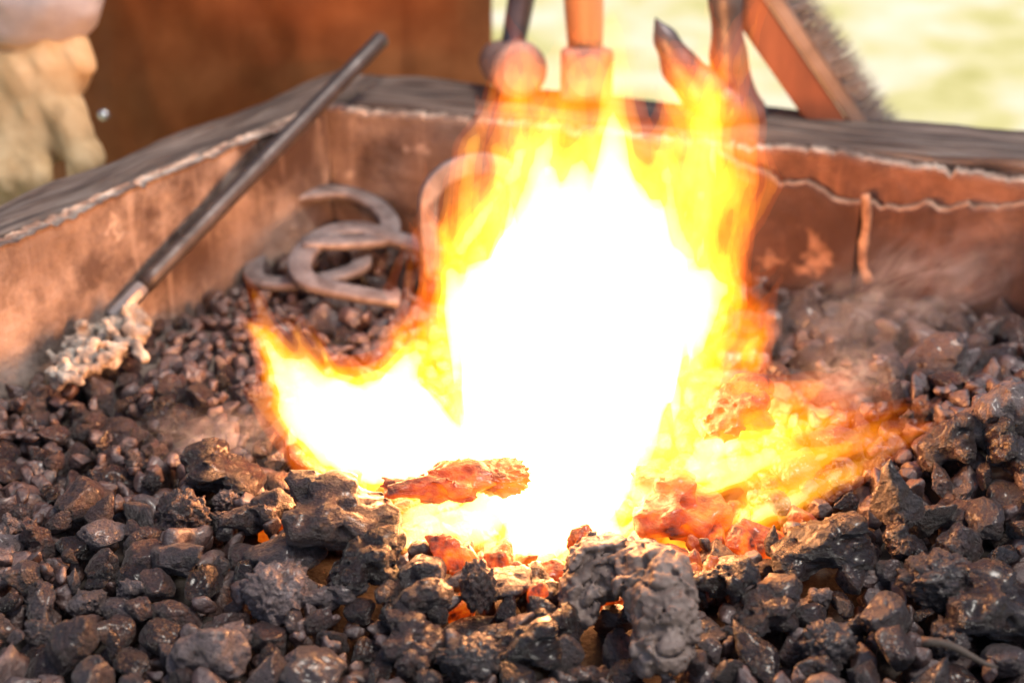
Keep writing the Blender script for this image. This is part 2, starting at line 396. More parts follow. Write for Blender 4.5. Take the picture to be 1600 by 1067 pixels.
while fails < 120 and len(coals) < 4200:
    r = float(np.clip(rr.lognormal(math.log(.0136), .36), .0065, .021))
    best = None; r0 = r
    for _ in range(14):
        i, j = CELLS[rr.integers(len(CELLS))]
        x, y = HX[i, j], HY[i, j]; r = r0 * (1.35 if x > .08 and y > .95 else 1.0)
        si, sj, d2 = foot(x, y, r * .8); m = d2 < (r * .8) ** 2
        if not m.any(): continue
        zc = float(np.percentile(cur[si, sj][m] + .8 * np.sqrt(r*r - d2[m]), 80)) - .15 * r
        e = zc + .4 * r - TGT[i, j]
        if best is None or e < best[0]: best = (e, x, y, zc, r)
    if best is None or best[0] > .006: fails += 1; continue
    fails = 0
    e, x, y, zc, r = best
    stamp(x, y, zc, r * .95, r * .85)
    k = 'clinker' if rr.random() < .24 else 'nugget'
    d = math.hypot((x - FIRE[0]) / 1.3, y - FIRE[1])
    if d < .085: col = 'ember'
    elif d < .112 or (d < .15 and y < FIRE[1] and rr.random() < .25): col = 'hot'
    else: col = rr.choice(['brown', 'grey', 'black'], p=[.48, .27, .25]) if k == 'nugget' else rr.choice(['brown', 'grey', 'black', 'pale'], p=[.4, .3, .2, .1])
    coals.append(dict(pos=np.array([x, y, zc]), r=np.array([r, r * rr.uniform(.8, 1.1), r * rr.uniform(.78, 1.0)]), rot=tuple(rr.uniform(-3.1, 3.1, 3)),
                      kind=k, i=int(rr.integers(14 if k == 'nugget' else 8)), col=str(col), hero=False, name=None))
# which lumps show largest: paint discs far to near, then the flame
W2, H2 = 800, 533
ids = -np.ones((H2, W2), int)
YY, XX = np.mgrid[0:H2, 0:W2]
for k in sorted(range(len(coals)), key=lambda k: -depth_of(coals[k]['pos'])):
    c = coals[k]; u, v, d = proj(c['pos']); u /= 2; v /= 2; rp = c['r'].mean() * FPX / d / 2
    x0, x1, y0, y1 = int(max(0, u-rp)), int(min(W2, u+rp+1)), int(max(0, v-rp)), int(min(H2, v+rp+1))
    if x0 >= x1 or y0 >= y1: continue
    s = (XX[y0:y1, x0:x1] - u) ** 2 + (YY[y0:y1, x0:x1] - v) ** 2 < rp * rp
    ids[y0:y1, x0:x1][s] = k
    c['px'] = rp
fl = ((XX*2-900)/225)**2 + ((YY*2-560)/300)**2 < 1
fl |= ((XX*2-570)/120)**2 + ((YY*2-660)/85)**2 < 1
back = np.array([c['pos'][1] > .80 and not c['hero'] for c in coals] + [False])
ids[fl & back[ids]] = -1
for u, v, rp in WR: ids[((XX*2-u)**2 + (YY*2-v)**2 < rp*rp)] = -1
vis = np.bincount(ids[ids >= 0], minlength=len(coals))
order = sorted([k for k in range(len(coals)) if not coals[k]['hero'] and vis[k] > 40], key=lambda k: -vis[k])
NH = sum(c['hero'] for c in coals)
chosen = set(order[:296 - NH - 1])
print('coals', len(coals), 'heroes', NH, 'individual', len(chosen), 'min vis', vis[order[min(len(order)-1, 250)]], 'cands', len(order))

# ------------------------------------------------------------------ labels for the lumps
landm = [(c['pos'], c['short']) for c in coals if c['hero']]
landm += [(at_z(1000,930,.02), 'wrinkled pale clinker'), (at_z(150,545,.02), 'white ash clump'), (at_z(550,430,.02), 'nearer horseshoe'),
          (at_z(195,475,.03), 'foot of the iron bar'), (at_z(1500,1020,.02), 'twig')]
LOOK = {'brown': 'brown', 'grey': 'dusty grey', 'black': 'glossy black', 'pale': 'pale', 'hot': 'orange glowing', 'ember': 'bright glowing'}
used = {}
def describe(c):
    r = c['r'].mean(); size = 'tiny' if r < .0095 else 'small' if r < .0125 else 'middling' if r < .0155 else 'large'
    look = LOOK[c['col']]; noun = 'rough clinker' if c['kind'] == 'clinker' else 'coal lump'
    near = sorted(landm, key=lambda l: np.hypot(l[0][0]-c['pos'][0], l[0][1]-c['pos'][1]))[:4]
    def direc(l):
        dx, dy = c['pos'][0]-l[0][0], c['pos'][1]-l[0][1]
        lr = 'left of' if dx < 0 else 'right of'; fb = 'behind' if dy > 0 else 'in front of'
        if abs(dx) > 2*abs(dy): return lr
        if abs(dy) > 2*abs(dx): return fb
        return ('behind and ' if dy > 0 else 'in front and ') + lr
    cand = [f'{size} {look} {noun} {direc(l)} the {l[1]}' for l in near[:2]]
    cand.append(f'{size} {look} {noun} between the {near[0][1]} and the {near[1][1]}')
    cand += [f'{size} {look} {noun} further out {direc(l)} the {l[1]}' for l in near[:2]]
    cand.append(f'{size} {look} {noun} between the {near[0][1]} and the {near[2][1]}')
    cand += [f'{size} {look} {noun} {direc(l)} the {l[1]}' for l in near[2:]]
    for t in cand:
        if t not in used and len(t.split()) <= 16: used[t] = 1; return t
    return cand[0]
GRP = 'coal and clinker lumps heaped in the hearth'
for k, c in enumerate(coals):
    if not (c['hero'] or k in chosen): continue
    o = obj('coal_lump' if c['kind'] == 'nugget' else 'clinker', coal_mesh(c['kind'], c['i'], c['col']))
    o.location = c['pos']; o.scale = c['r']; o.rotation_euler = c['rot']
    tag(o, c['label'] if c['hero'] else describe(c), 'coal' if c['kind'] == 'nugget' else 'clinker', GRP)
# the remaining hundreds of lumps: one object
VS, FS, MI, off = [], [], [], 0
LOWN = [nugget(3, 300 + i) for i in range(10)]; MIDN = [nugget(4, 320 + i, p=random.choice([10, 16, 26])) for i in range(12)]; LOWC = CLKLOW
for k, c in enumerate(coals):
    if c['hero'] or k in chosen: continue
    P, F = LOWN[c['i'] % 10] if c['kind'] == 'nugget' else LOWC[c['i'] % 5]
    
    if c['kind'] == 'nugget' and c.get('px', 0) > 8.5: P, F = MIDN[c['i'] % 12]
    R = np.array(Euler(c['rot']).to_matrix())
    F = np.concatenate([F[:, :3], F[:, [0,2,3]]]) if F.shape[1] == 4 else F
    VS.append((P * c['r']) @ R.T + c['pos']); FS.append(F + off); off += len(P); MI.append(np.full(len(F), 1 if c['col'] in ('hot', 'ember') else 0))
me = fast_mesh('coal_heap', np.concatenate(VS), np.concatenate(FS), M['bedcoal'])
me.materials.append(hot_mat('glowing_bed_coal', .55, unit=False))
me.polygons.foreach_set('material_index', np.concatenate(MI).astype(np.int32))
tag(obj('coal_heap', me), 'hundreds of smaller dark coals filling the gaps all over the hearth', 'coals', kind='stuff')

# the wrinkled pale clinker: folded, brain-like
caps = []
pts = [(900,912,30,.010),(930,884,40,.018),(985,878,42,.024),(1024,905,50,.026),(1044,955,46,.020),(1030,1008,46,.010)]
wp = []
for u, v, rp, z in pts:
    p = at_z(u, v, z + .012); wp.append((p, rp * mpp(p)))
caps = [(wp[i][0], wp[i][1], wp[i+1][0], wp[i+1][1]) for i in range(len(wp)-1)]
p = at_z(905, 950, .012); caps.append((wp[1][0], wp[1][1], p, 34*mpp(p)))
def worley(x, y, z, seed):
    xi, yi, zi = [np.floor(a).astype(int) for a in (x, y, z)]; f1 = np.full(x.shape, 9.0); f2 = f1.copy()
    for a in (-1,0,1):
        for b in (-1,0,1):
            for c in (-1,0,1):
                i, j, k = xi+a, yi+b, zi+c
                d = np.sqrt((i + _LAT[(i+seed) & 63, j & 63, k & 63] - x)**2 + (j + _LAT[i & 63, (j+seed+9) & 63, k & 63] - y)**2 + (k + _LAT[i & 63, j & 63, (k+seed+23) & 63] - z)**2)
                m = d < f1; f2 = np.where(m, f1, np.minimum(f2, d)); f1 = np.where(m, d, f1)
    return f1, f2
def wrinkle(X, Y, Z):
    wx = X + .012*fbm(X*48, Y*48, Z*48, 3, 31); wy = Y + .012*fbm(X*48, Y*48, Z*48, 3, 32); wz = Z + .012*fbm(X*48, Y*48, Z*48, 3, 33)
    n = np.abs(vnoise(wx*52, wy*52, wz*74, 36)); n2 = np.abs(vnoise(wx*120, wy*120, wz*120, 37)); pit = np.clip(fbm(X*170, Y*170, Z*170, 2, 38) - .18, 0, 1)
    return -.005 + .0055*np.minimum(n, .30)**.6 / .3**.6 + .0022*np.minimum(n2, .35) + .007*fbm(X*34, Y*34, Z*34, 2, 39) - .013*pit + .0022*fbm(X*240, Y*240, Z*240, 3, 40) + .0009*fbm(X*420, Y*420, Z*420, 2, 35)
V, Qd = capsule_sdf(caps, .0011, .004, .012, wrinkle)
o = obj('clinker', fast_mesh('clinker', V, Qd, M['wrinkled']))
tag(o, 'big wrinkled pale grey clinker arched at the front centre of the fire', 'clinker', GRP)

# white ash clump at the foot of the bar
caps = []
r9 = np.random.default_rng(4)
for k in range(80):
    u = 85 + 140 * r9.random(); v = 575 - (u - 85) * .50 + r9.uniform(-26, 30); p = at_z(u, v, .012 + .014 * r9.random()); rr_ = r9.uniform(4, 13) * mpp(p)
    q = p + r9.normal(size=3) * .007; caps.append((p, rr_, q, rr_ * .8))
V, Qd = capsule_sdf(caps, .0017, .0012, .012, lambda X, Y, Z: .0042 * fbm(X*170, Y*170, Z*170, 3, 41))
tag(obj('ash_clump', fast_mesh('ash_clump', V, Qd, M['ashwhite'])), 'crumbly white and tan clump of burnt ash at the foot of the iron bar', 'ash clump')

# twig
bmv = []
def sweep(path, prof, closed_prof=True, caps=True, radii=None, up=(0,0,1)):
    """sweep a 2D profile along a 3D path; returns V,F"""
    path = [Vector(p) for p in path]; V = []; F = []; n = len(prof)
    upv = Vector(up)
    for i, p in enumerate(path):
        t = (path[min(i+1, len(path)-1)] - path[max(i-1, 0)]).normalized()
        s = t.cross(upv); s = s.normalized() if s.length > 1e-5 else Vector((1,0,0)); w = s.cross(t).normalized()
        k = 1 if radii is None else radii[i]
        for a, b in prof: V.append(p + s * a * k + w * b * k)
    for i in range(len(path)-1):
        for j in range(n):
            F.append((i*n+j, i*n+(j+1) % n, (i+1)*n+(j+1) % n, (i+1)*n+j))
    if caps:
        F.append(tuple(range(n))[::-1]); F.append(tuple((len(path)-1)*n + j for j in range(n)))
    return V, F
def circ(r, n=16): return [(r*math.cos(2*math.pi*k/n), r*math.sin(2*math.pi*k/n)) for k in range(n)]
M['twig'] = solid('twig_bark', [(.3,(.03,.02,.015)),(.7,(.085,.06,.045))], scale=90, rough=(.8,.8), bscale=300, bdist=.001)
p0, p1 = at_z(1440, 1002, .036), at_z(1560, 1036, .030)
path = [p0 + (p1-p0)*t + np.array([0, 0, .003*math.sin(5*t)]) for t in np.linspace(0, 1, 9)]
V, F = sweep(path, circ(.0021, 9), radii=[1.4, 1.2, 1.1, 1, .95, .9, .8, .7, .35])
tag(obj('twig', mesh_np('twig', V, F, M['twig'])), 'thin splintered brown twig lying on the coals at the lower right', 'twig')

# ------------------------------------------------------------------ forge hearth: walls and timber frame
def wall_mat(name, dark, mid, light, pale, amount):
    """mottled lining: large stains, vertical scratches and pale scuffs over the base"""
    m = solid(name, [(.30,dark),(.47,mid),(.60,light),(.78,pale)], scale=6, detail=12, rough=(.92,.75), bump=.7, bscale=45, bdist=.007, distort=.35, specks=(26,.66,pale))
    nt = m.node_tree; b = nt.nodes[m['bsdf']]; src = b.inputs['Base Color'].links[0].from_socket
    tc = N(nt, 'ShaderNodeTexCoord'); n1 = N(nt, 'ShaderNodeTexNoise'); n1.inputs['Scale'].default_value = 5.5; n1.inputs['Detail'].default_value = 7; n1.inputs['Roughness'].default_value = .7
    nt.links.new(tc.outputs['Object'], n1.inputs['Vector']); r1 = ramp(nt, n1.outputs['Fac'], [(amount-.06,(0,0,0)),(amount+.07,(1,1,1))])
    mx = N(nt, 'ShaderNodeMix', data_type='RGBA'); nt.links.new(r1.outputs['Color'], mx.inputs['Factor']); nt.links.new(src, mx.inputs['A']); mx.inputs['B'].default_value = (*dark, 1)
    mp = N(nt, 'ShaderNodeMapping'); mp.inputs['Scale'].default_value = (1, 1, .12); nt.links.new(tc.outputs['Object'], mp.inputs['Vector'])
    n2 = N(nt, 'ShaderNodeTexNoise'); n2.inputs['Scale'].default_value = 70; n2.inputs['Detail'].default_value = 4; nt.links.new(mp.outputs[0], n2.inputs['Vector'])
    r2 = ramp(nt, n2.outputs['Fac'], [(.56,(0,0,0)),(.74,(.55,.55,.55))])
    mx2 = N(nt, 'ShaderNodeMix', data_type='RGBA'); nt.links.new(r2.outputs['Color'], mx2.inputs['Factor']); nt.links.new(mx.outputs['Result'], mx2.inputs['A']); mx2.inputs['B'].default_value = (*light, 1)
    nt.links.new(mx2.outputs['Result'], b.inputs['Base Color']); return m
M['clay'] = wall_mat('hearth_lining', (.062,.036,.026), (.185,.13,.102), (.325,.25,.205), (.48,.40,.34), .525)
M['clay_dark'] = wall_mat('scorched_lining', (.042,.018,.013), (.078,.034,.023), (.125,.060,.041), (.28,.155,.105), .50)
M['clay_torn'] = wall_mat('torn_lining', (.07,.03,.02), (.15,.068,.042), (.24,.118,.075), (.38,.23,.155), .54)
M['rim'] = solid('pale_rim', [(.3,(.10,.055,.037)),(.44,(.22,.135,.095)),(.56,(.42,.30,.22)),(.7,(.62,.50,.40))], scale=48, rough=(.9,.8), bump=.5, bscale=90, bdist=.004)
M['seam'] = solid('plaster_seam', [(.3,(.12,.06,.038)),(.5,(.27,.155,.10)),(.7,(.44,.29,.20))], scale=60, rough=(.9,.9), bump=.6, bscale=160, bdist=.003)
M['timber'] = solid('weathered_timber', [(.30,(.03,.019,.014)),(.44,(.085,.053,.039)),(.54,(.16,.11,.084)),(.64,(.23,.175,.14)),(.76,(.24,.10,.035))], scale=1.0, detail=10, rough=(.95,.8), bump=.9, bscale=2.2, bdist=.006, distort=.6, specks=(6,.66,(.26,.12,.05)))
_tn = M['timber'].node_tree; _ta = N(_tn, 'ShaderNodeAttribute', attribute_name='grain'); _tm = next(n for n in _tn.nodes if n.type == 'MAPPING'); _tn.links.new(_ta.outputs['Vector'], _tm.inputs['Vector'])
hearth = empty('forge_hearth', (corner[0], corner[1], 0))
tag(hearth, 'forge hearth with scorched clay-lined walls set in a weathered timber frame', 'forge')
def H3(p2, z): return np.array([p2[0], p2[1], z])
def slab(name, mat, p0, p1, nrm, z0, z1, th, nu=300, nv=34, topf=None, bulge=.005, seed=0, rimmat=None, tilt=0.0):
    """wall slab from p0 to p1; nrm points into the hearth; ragged top via topf(t)"""
    V, F, MI = [], [], []
    d = p1 - p0; L = np.linalg.norm(d)
    tt = np.linspace(0, 1, nu+1); ss = np.linspace(0, 1, nv+1)
    T, S = np.meshgrid(tt, ss, indexing='ij')
    top = z1 + (topf(T * L) if topf else 0)
    Z = z0 + (top - z0) * S
    def layer(offn, amp, sd):
        b = amp * fbm(T*L*16, Z*16, T*0+sd, 4, seed+sd) + tilt * (Z - z0)
        return np.stack([p0[0]+d[0]*T+nrm[0]*(offn+b), p0[1]+d[1]*T+nrm[1]*(offn+b), Z], -1).reshape(-1, 3)
    A = layer(0, bulge, 1); B = layer(-th, bulge*.3, 2)
    # round the top lip slightly
    k = nv + 1; n = (nu+1) * k; I = np.arange(n).reshape(nu+1, k)
    qa = np.stack([I[:-1,:-1], I[1:,:-1], I[1:,1:], I[:-1,1:]], -1).reshape(-1, 4)
    if np.cross(np.append(d, 0), [0,0,1])[:2] @ nrm < 0: qa = qa[:, ::-1]
    qb = qa[:, ::-1] + n
    tq = np.stack([I[:-1,-1], I[1:,-1], I[1:,-1]+n, I[:-1,-1]+n], -1)
    e0 = np.stack([I[0,:-1], I[0,1:], I[0,1:]+n, I[0,:-1]+n], -1); e1 = np.stack([I[-1,:-1], I[-1,1:], I[-1,1:]+n, I[-1,:-1]+n], -1)
    Qs = np.concatenate([qa, qb, tq, e0, e1]); mi = np.concatenate([np.zeros(len(qa)+len(qb)), np.ones(len(tq)), np.zeros(len(e0)+len(e1))])
    me = fast_mesh(name, np.concatenate([A, B]), Qs, mat)
    if rimmat:
        me.materials.append(rimmat); me.polygons.foreach_set('material_index', mi.astype(np.int32))
    o = obj(name, me); o.parent = hearth; o.matrix_parent_inverse = Matrix.Translation(-Vector((corner[0], corner[1], 0)))
    return o
c2 = corner[:2]
Lb = np.linalg.norm((rightp - corner)[:2])
rag = lambda s: (.004 * fbm(s*10, s*0, s*0, 2, 51) + .0015 * fbm(s*240, s*0, s*0, 3, 56) - .006*np.clip(fbm(s*120+8, s*0, s*0, 2, 59), 0, .6)) + np.where(s > .33, .004 * fbm(s*60, s*0, s*0+3, 2, 52), 0)
slab('back_wall', M['clay'], c2, c2 + bdir * .40, bn, -.06, RIM, .016, topf=rag, rimmat=M['rim'], seed=1)
chip = lambda s, q: -.010*np.clip(fbm(s*34+q, s*0, s*0+q, 2, 58) - .12, 0, .5) - .006*np.clip(fbm(s*140+q, s*0, s*0, 2, 59), 0, .6)
def rag2(s):
    return -.010 * np.exp(-((s - .20) / .08) ** 2) + .010 * fbm(s*22+4, s*0, s*0, 3, 55) + .003 * fbm(s*70, s*0, s*0+3, 2, 52) + .002 * fbm(s*260, s*0, s*0+3, 2, 52) + chip(s, 11) - .002
slab('back_wall', M['clay_torn'], c2 + bdir * .4015, c2 + bdir * 1.15, bn, -.06, RIM + .004, .017, nu=420, topf=rag2, rimmat=M['rim'], seed=3, bulge=.006)
slab('left_wall', M['clay'], c2 + ldir * .0015, c2 + ldir * .85, ln, -.06, RIM, .016, topf=lambda s: .003 * fbm(s*9, s*0, s*0+9, 2, 53) + chip(s, 3) + .0015 * fbm(s*240, s*0, s*0, 2, 57), rimmat=M['rim'], seed=5)
# the torn front layer of lining on the right part of the back wall
def rag3(s):
    return -.014 * np.exp(-((s - .17) / .09) ** 2) + .014 * fbm(s*18+2, s*0, s*0, 3, 61) + .006 * fbm(s*80, s*0, s*0, 2, 62) + .014 * np.clip((.07 - s) / .07, 0, 1) + chip(s, 17)
sp = .435
q0 = c2 + bdir * .385 + bn * .0145
qc = c2 + bdir * .520 + bn * .0145
slab('lining_sheet', M['clay_dark'], q0, qc - bdir * .002, bn, -.06, RIM - .019, .014, topf=lambda s: rag3(s), rimmat=M['seam'], seed=7, bulge=.006)
slab('lining_sheet', M['clay_dark'], qc + bdir * .004, c2 + bdir * 1.15 + bn * .0145, bn, -.06, RIM - .019, .014, nu=240, topf=lambda s: rag3(s + .135), rimmat=M['seam'], seed=9, bulge=.006)
# pale seam of fallen plaster down the crack
path = []
for t in np.linspace(0, 1, 14):
    b = qc + bdir * (.001 + .014 * t * t + .003 * math.sin(6 * t)) - bn * .0005; path.append((b[0], b[1], RIM - .030 - .085 * t))
V, F = sweep(path, [(.0042*math.cos(a), .0016*math.sin(a)) for a in np.linspace(0, 2*math.pi, 10, endpoint=False)], up=(bn[0], bn[1], 0), radii=[.5+.5*random.random()+.7*k/14 for k in range(len(path))])
o = obj('plaster_seam', mesh_np('plaster_seam', V, F, M['seam'])); o.parent = hearth; o.matrix_parent_inverse = Matrix.Translation(-Vector((corner[0], corner[1], 0)))
# timber frame
def beam(name, p0, p1, w, z0, z1, nrm, seed):
    d = p1 - p0; L = np.linalg.norm(d); nu = 120
    prof = [(0,z0),(0,z1-.006),(.003,z1-.001),(.008,z1),*[(w*q, z1-.004*abs(mnoise.noise(Vector((q*9,seed,1))))) for q in np.linspace(.14,.86,14)],(w-.008,z1),(w-.002,z1-.002),(w,z1-.008),(w,z0)]
    V = []; n = len(prof)
    for i in range(nu+1):
        t = i / nu
        for a, z in prof:
            e = .0035 * mnoise.noise(Vector((t*L*14, a*60+seed, z*9))) + .0025 * mnoise.noise(Vector((t*L*40, a*200, seed)))
            b = p0 + d*t - nrm*(a + e); V.append((b[0], b[1], z + .0045 * mnoise.noise(Vector((t*L*11+seed, a*45, 2)))))
    F = [(i*n+j, (i+1)*n+j, (i+1)*n+(j+1) % n, i*n+(j+1) % n) for i in range(nu) for j in range(n)]
    F += [tuple(range(n)), tuple(nu*n+j for j in range(n))[::-1]]
    me = mesh_np(name, V, F, M['timber']); ga = me.attributes.new('grain', 'FLOAT_VECTOR', 'POINT')
    ga.data.foreach_set('vector', np.array([(i/nu*L*9, a*110+seed, z*110) for i in range(nu+1) for a, z in prof], np.float32).ravel())
    bm = bmesh.new(); bm.from_mesh(me); bmesh.ops.recalc_face_normals(bm, faces=bm.faces[:]); bm.to_mesh(me); bm.free()
    o = obj(name, me); o.parent = hearth; o.matrix_parent_inverse = Matrix.Translation(-Vector((corner[0], corner[1], 0))); return o
beam('timber_beam', c2 - ldir*.125 - ln*.018, c2 + ldir*.9 - ln*.018, .064, -.10, RIM - .003, ln, 3)
beam('timber_beam', c2 + bdir*.012 - bn*.0195, c2 + bdir*1.2 - bn*.0195, .102, -.10, RIM + .001, bn, 8)
# hearth floor box under the coals
bm = bmesh.new()
fc = [c2, c2 + bdir*1.15, c2 + bdir*1.15 + ldir*.95, c2 + ldir*.95]
lo_ = [bm.verts.new((p[0], p[1], -.12)) for p in fc]; hi_ = [bm.verts.new((p[0], p[1], -.062)) for p in fc]
bm.faces.new(hi_); bm.faces.new(lo_[::-1])
for k in range(4): bm.faces.new((lo_[k], lo_[(k+1) % 4], hi_[(k+1) % 4], hi_[k]))
bmesh.ops.recalc_face_normals(bm, faces=bm.faces[:])
o = bm_obj('hearth_floor', bm, M['clay_dark'], None, False); o.parent = hearth; o.matrix_parent_inverse = Matrix.Translation(-Vector((corner[0], corner[1], 0)))

# ------------------------------------------------------------------ iron bar
M['iron'] = solid('dark_iron', [(.3,(.028,.022,.021)),(.55,(.06,.05,.048)),(.75,(.11,.098,.097))], scale=30, rough=(.55,.35), metallic=.35, bump=.25, bscale=90, bdist=.002)
M['iron_bright'] = solid('worn_iron', [(.3,(.12,.11,.11)),(.7,(.26,.25,.255))], scale=40, rough=(.45,.3), metallic=.6, bump=.2, bscale=120, bdist=.001)
M['shoe'] = solid('rusty_horseshoe_iron', [(.3,(.075,.055,.052)),(.5,(.155,.128,.124)),(.7,(.25,.215,.21))], scale=45, rough=(.75,.55), metallic=.2, bump=.35, bscale=110, bdist=.002)
pa = at_z(200, 472, .028); pb = at_z(478, 184, RIM + .012); dv = (pb - pa) / np.linalg.norm(pb - pa)
def tip_t(u):
    best = min(np.linspace(.2, 1.2, 800), key=lambda t: abs(proj(pa + dv*t)[0] - u)); return best
tend = tip_t(598); RB = .0082
bar = empty('iron_bar', pa)
tag(bar, 'dark round iron bar leaning across the hearth corner with its foot in the ash', 'iron bar')
def rel(V): return [Vector(v) - Vector(pa) for v in V]
V, F = sweep([pa + dv*t for t in np.linspace(.02, tend-.0015, 30)] + [pa + dv*tend], circ(RB, 20), radii=[1]*30 + [.86])
obj('shaft', mesh_np('shaft', rel(V), F, M['iron']), bar)
V, F = sweep([pa + dv*t for t in (-.022, -.02, .012, .0185)], circ(RB*.98, 8), radii=[.75, 1.0, 1.05, .95])
obj('worn_tip', mesh_np('worn_tip', rel(V), F, M['iron_bright'], smooth=False), bar)

# ------------------------------------------------------------------ horseshoes
def shoe_mesh(w=.060, l=.066, bw=.0225, th=.009):
    path = []
    for a in np.linspace(-1, 1, 41):
        if abs(a) < .62: ang = a / .62 * math.radians(88); path.append((w*math.sin(ang), l*.45 + l*.55*math.cos(ang), 0))
        else:
            q = (abs(a) - .62) / .38; path.append((math.copysign(w*(1 + .03*q - .20*q*q), a), l*.47 - q*l*1.25, 0))
    prof = [(-bw/2, -th/2), (bw/2, -th/2), (bw/2+.0008, 0), (bw/2, th/2*.8), (bw/2-.002, th/2), (-bw/2+.002, th/2), (-bw/2, th/2*.8)]
    rad = [.80 + .2 * math.cos(a * 1.4) for a in np.linspace(-1, 1, 41)]
    V, F = sweep(path, prof, radii=rad); return mesh_np('horseshoe', V, F, M['shoe'])
SHOE = shoe_mesh()
def place_shoe(u, v, z, rot, sc, label):
    o = obj('horseshoe', SHOE); o.location = at_z(u, v, z); o.rotation_euler = rot; o.scale = (sc,)*3
    tag(o, label, 'horseshoe', 'old horseshoes piled in the hearth corner'); return o
R = math.radians
place_shoe(515, 340, .034, (R(-6), R(8), R(-62)), .86, 'upper horseshoe leaning at the back of the pile by the wall corner')
place_shoe(578, 412, .020, (R(7), R(-4), R(72)), .94, 'nearer horseshoe lying with its open end towards the flames')
place_shoe(480, 405, .004, (R(2), R(4), R(190)), .85, 'lower horseshoe mostly buried in ash left of the other two')
place_shoe(738, 350, .044, (R(84), R(8), R(38)), .86, 'horseshoe standing on edge behind the left side of the tall flame')

# ------------------------------------------------------------------ person: apron, glove, sleeve
M['skin'] = solid('skin', [(.3,(.42,.24,.17)),(.7,(.55,.34,.25))], scale=12, rough=(.6,.5), bump=.1, bscale=200, bdist=.001)
M['leather'] = solid('rust_leather', [(.3,(.105,.027,.007)),(.5,(.18,.052,.014)),(.7,(.30,.105,.034))], scale=4, detail=7, rough=(.7,.55), bump=.2, bscale=60, bdist=.003, spec=.15)
M['glove'] = solid('tan_glove_leather', [(.3,(.26,.145,.055)),(.5,(.46,.30,.145)),(.72,(.58,.42,.24))], scale=14, detail=7, rough=(.85,.75), bump=.35, bscale=60, bdist=.003, stretch=(1.5,1.5,.6))
M['cloth'] = solid('grey_shirt_cloth', [(.3,(.24,.205,.20)),(.7,(.40,.35,.34))], scale=18, rough=(.95,.9), bump=.4, bscale=200, bdist=.001)
M['trouser'] = solid('dark_trouser_cloth', [(.3,(.03,.028,.03)),(.7,(.06,.055,.06))], scale=18, rough=(.95,.9), bump=.3, bscale=200, bdist=.001)
GROUND = -.78
px_, py_ = at_y(450, 100, 1.70)[0], 1.74
person = empty('person', (px_, py_, GROUND))
tag(person, 'person in a rust-brown leather apron and tan work glove standing behind the forge', 'person')
rp_ = Vector((px_, py_, GROUND))
def prel(V): return np.asarray(V) - np.array([px_, py_, GROUND])
g0 = at_y(70, 60, 1.37); g1 = at_y(62, 180, 1.33); g2 = at_y(60, 290, 1.30)
def B(x, y, z): return np.array([px_ + x, py_ + y, GROUND + z])
sh = B(-.19, 0, 1.42); elb = (sh + g0) / 2 + np.array([-.05, .08, -.02]); shr = B(.19, 0, 1.42)
body_caps = [(B(0,0,1.0), .14, B(0,0,1.35), .15), (B(-.10,0,1.38), .07, B(.10,0,1.38), .07), (B(0,0,1.45), .055, B(0,-.01,1.56), .055), (B(0,-.02,1.62), .085, B(0,-.02,1.69), .095),
             (B(0,-.11,1.63), .014, B(0,-.115,1.65), .012),
             (B(-.09,0,.95), .10, B(-.10,0,.52), .065), (B(-.10,0,.52), .062, B(-.10,.02,.10), .04), (B(-.10,0,.05), .04, B(-.10,-.16,.035), .032),
             (B(.09,0,.95), .10, B(.10,0,.52), .065), (B(.10,0,.52), .062, B(.10,.02,.10), .04), (B(.10,0,.05), .04, B(.10,-.16,.035), .032),
             (sh, .058, elb, .044), (elb, .040, g0 + np.array([-.012,.02,0]), .022), (g0 + np.array([-.012,.02,0]), .022, g1 + np.array([-.01,.03,0]), .014),
             (shr, .058, B(.27,.10,1.13), .044), (B(.27,.10,1.13), .044, B(.22,.22,.92), .032), (B(.22,.22,.92), .03, B(.2,.27,.84), .03)]
V, Qd = capsule_sdf(body_caps, .011, .018, .05)
body = obj('body', fast_mesh('body', prel(V), Qd, M['skin']), person)
V, Qd = capsule_sdf([(a, r0*1.12+.006, b, r1*1.12+.008) for a, r0, b, r1 in body_caps[5:7] + body_caps[8:10]], .011, .018, .05)
obj('trousers', fast_mesh('trousers', prel(V), Qd, M['trouser']), person)
# shirt with sleeve ending in a loose cuff above the glove
cuff = at_y(56, 28, 1.385)
sl = [(sh, .068, elb, .058), (elb, .058, g0 + (elb-g0)*.25, .050), (g0 + (elb-g0)*.25, .046, at_y(50,5,1.39), .040), (at_y(-10,14,1.388), .036, at_y(92,12,1.378), .026), (at_y(-10,-30,1.40), .040, at_y(92,-30,1.39), .028), (at_y(40,20,1.385), .034, at_y(60,20,1.38), .034), (shr, .068, B(.27,.10,1.13), .056), (B(0,0,1.05), .152, B(0,0,1.36), .162), (B(-.11,0,1.38), .078, B(.11,0,1.38), .078)]
V, Qd = capsule_sdf(sl, .008, .014, .05, lambda X, Y, Z: .010 * fbm(X*26, Y*26, Z*40, 3, 71))
obj('shirt', fast_mesh('shirt', prel(V), Qd, M['cloth']), person)
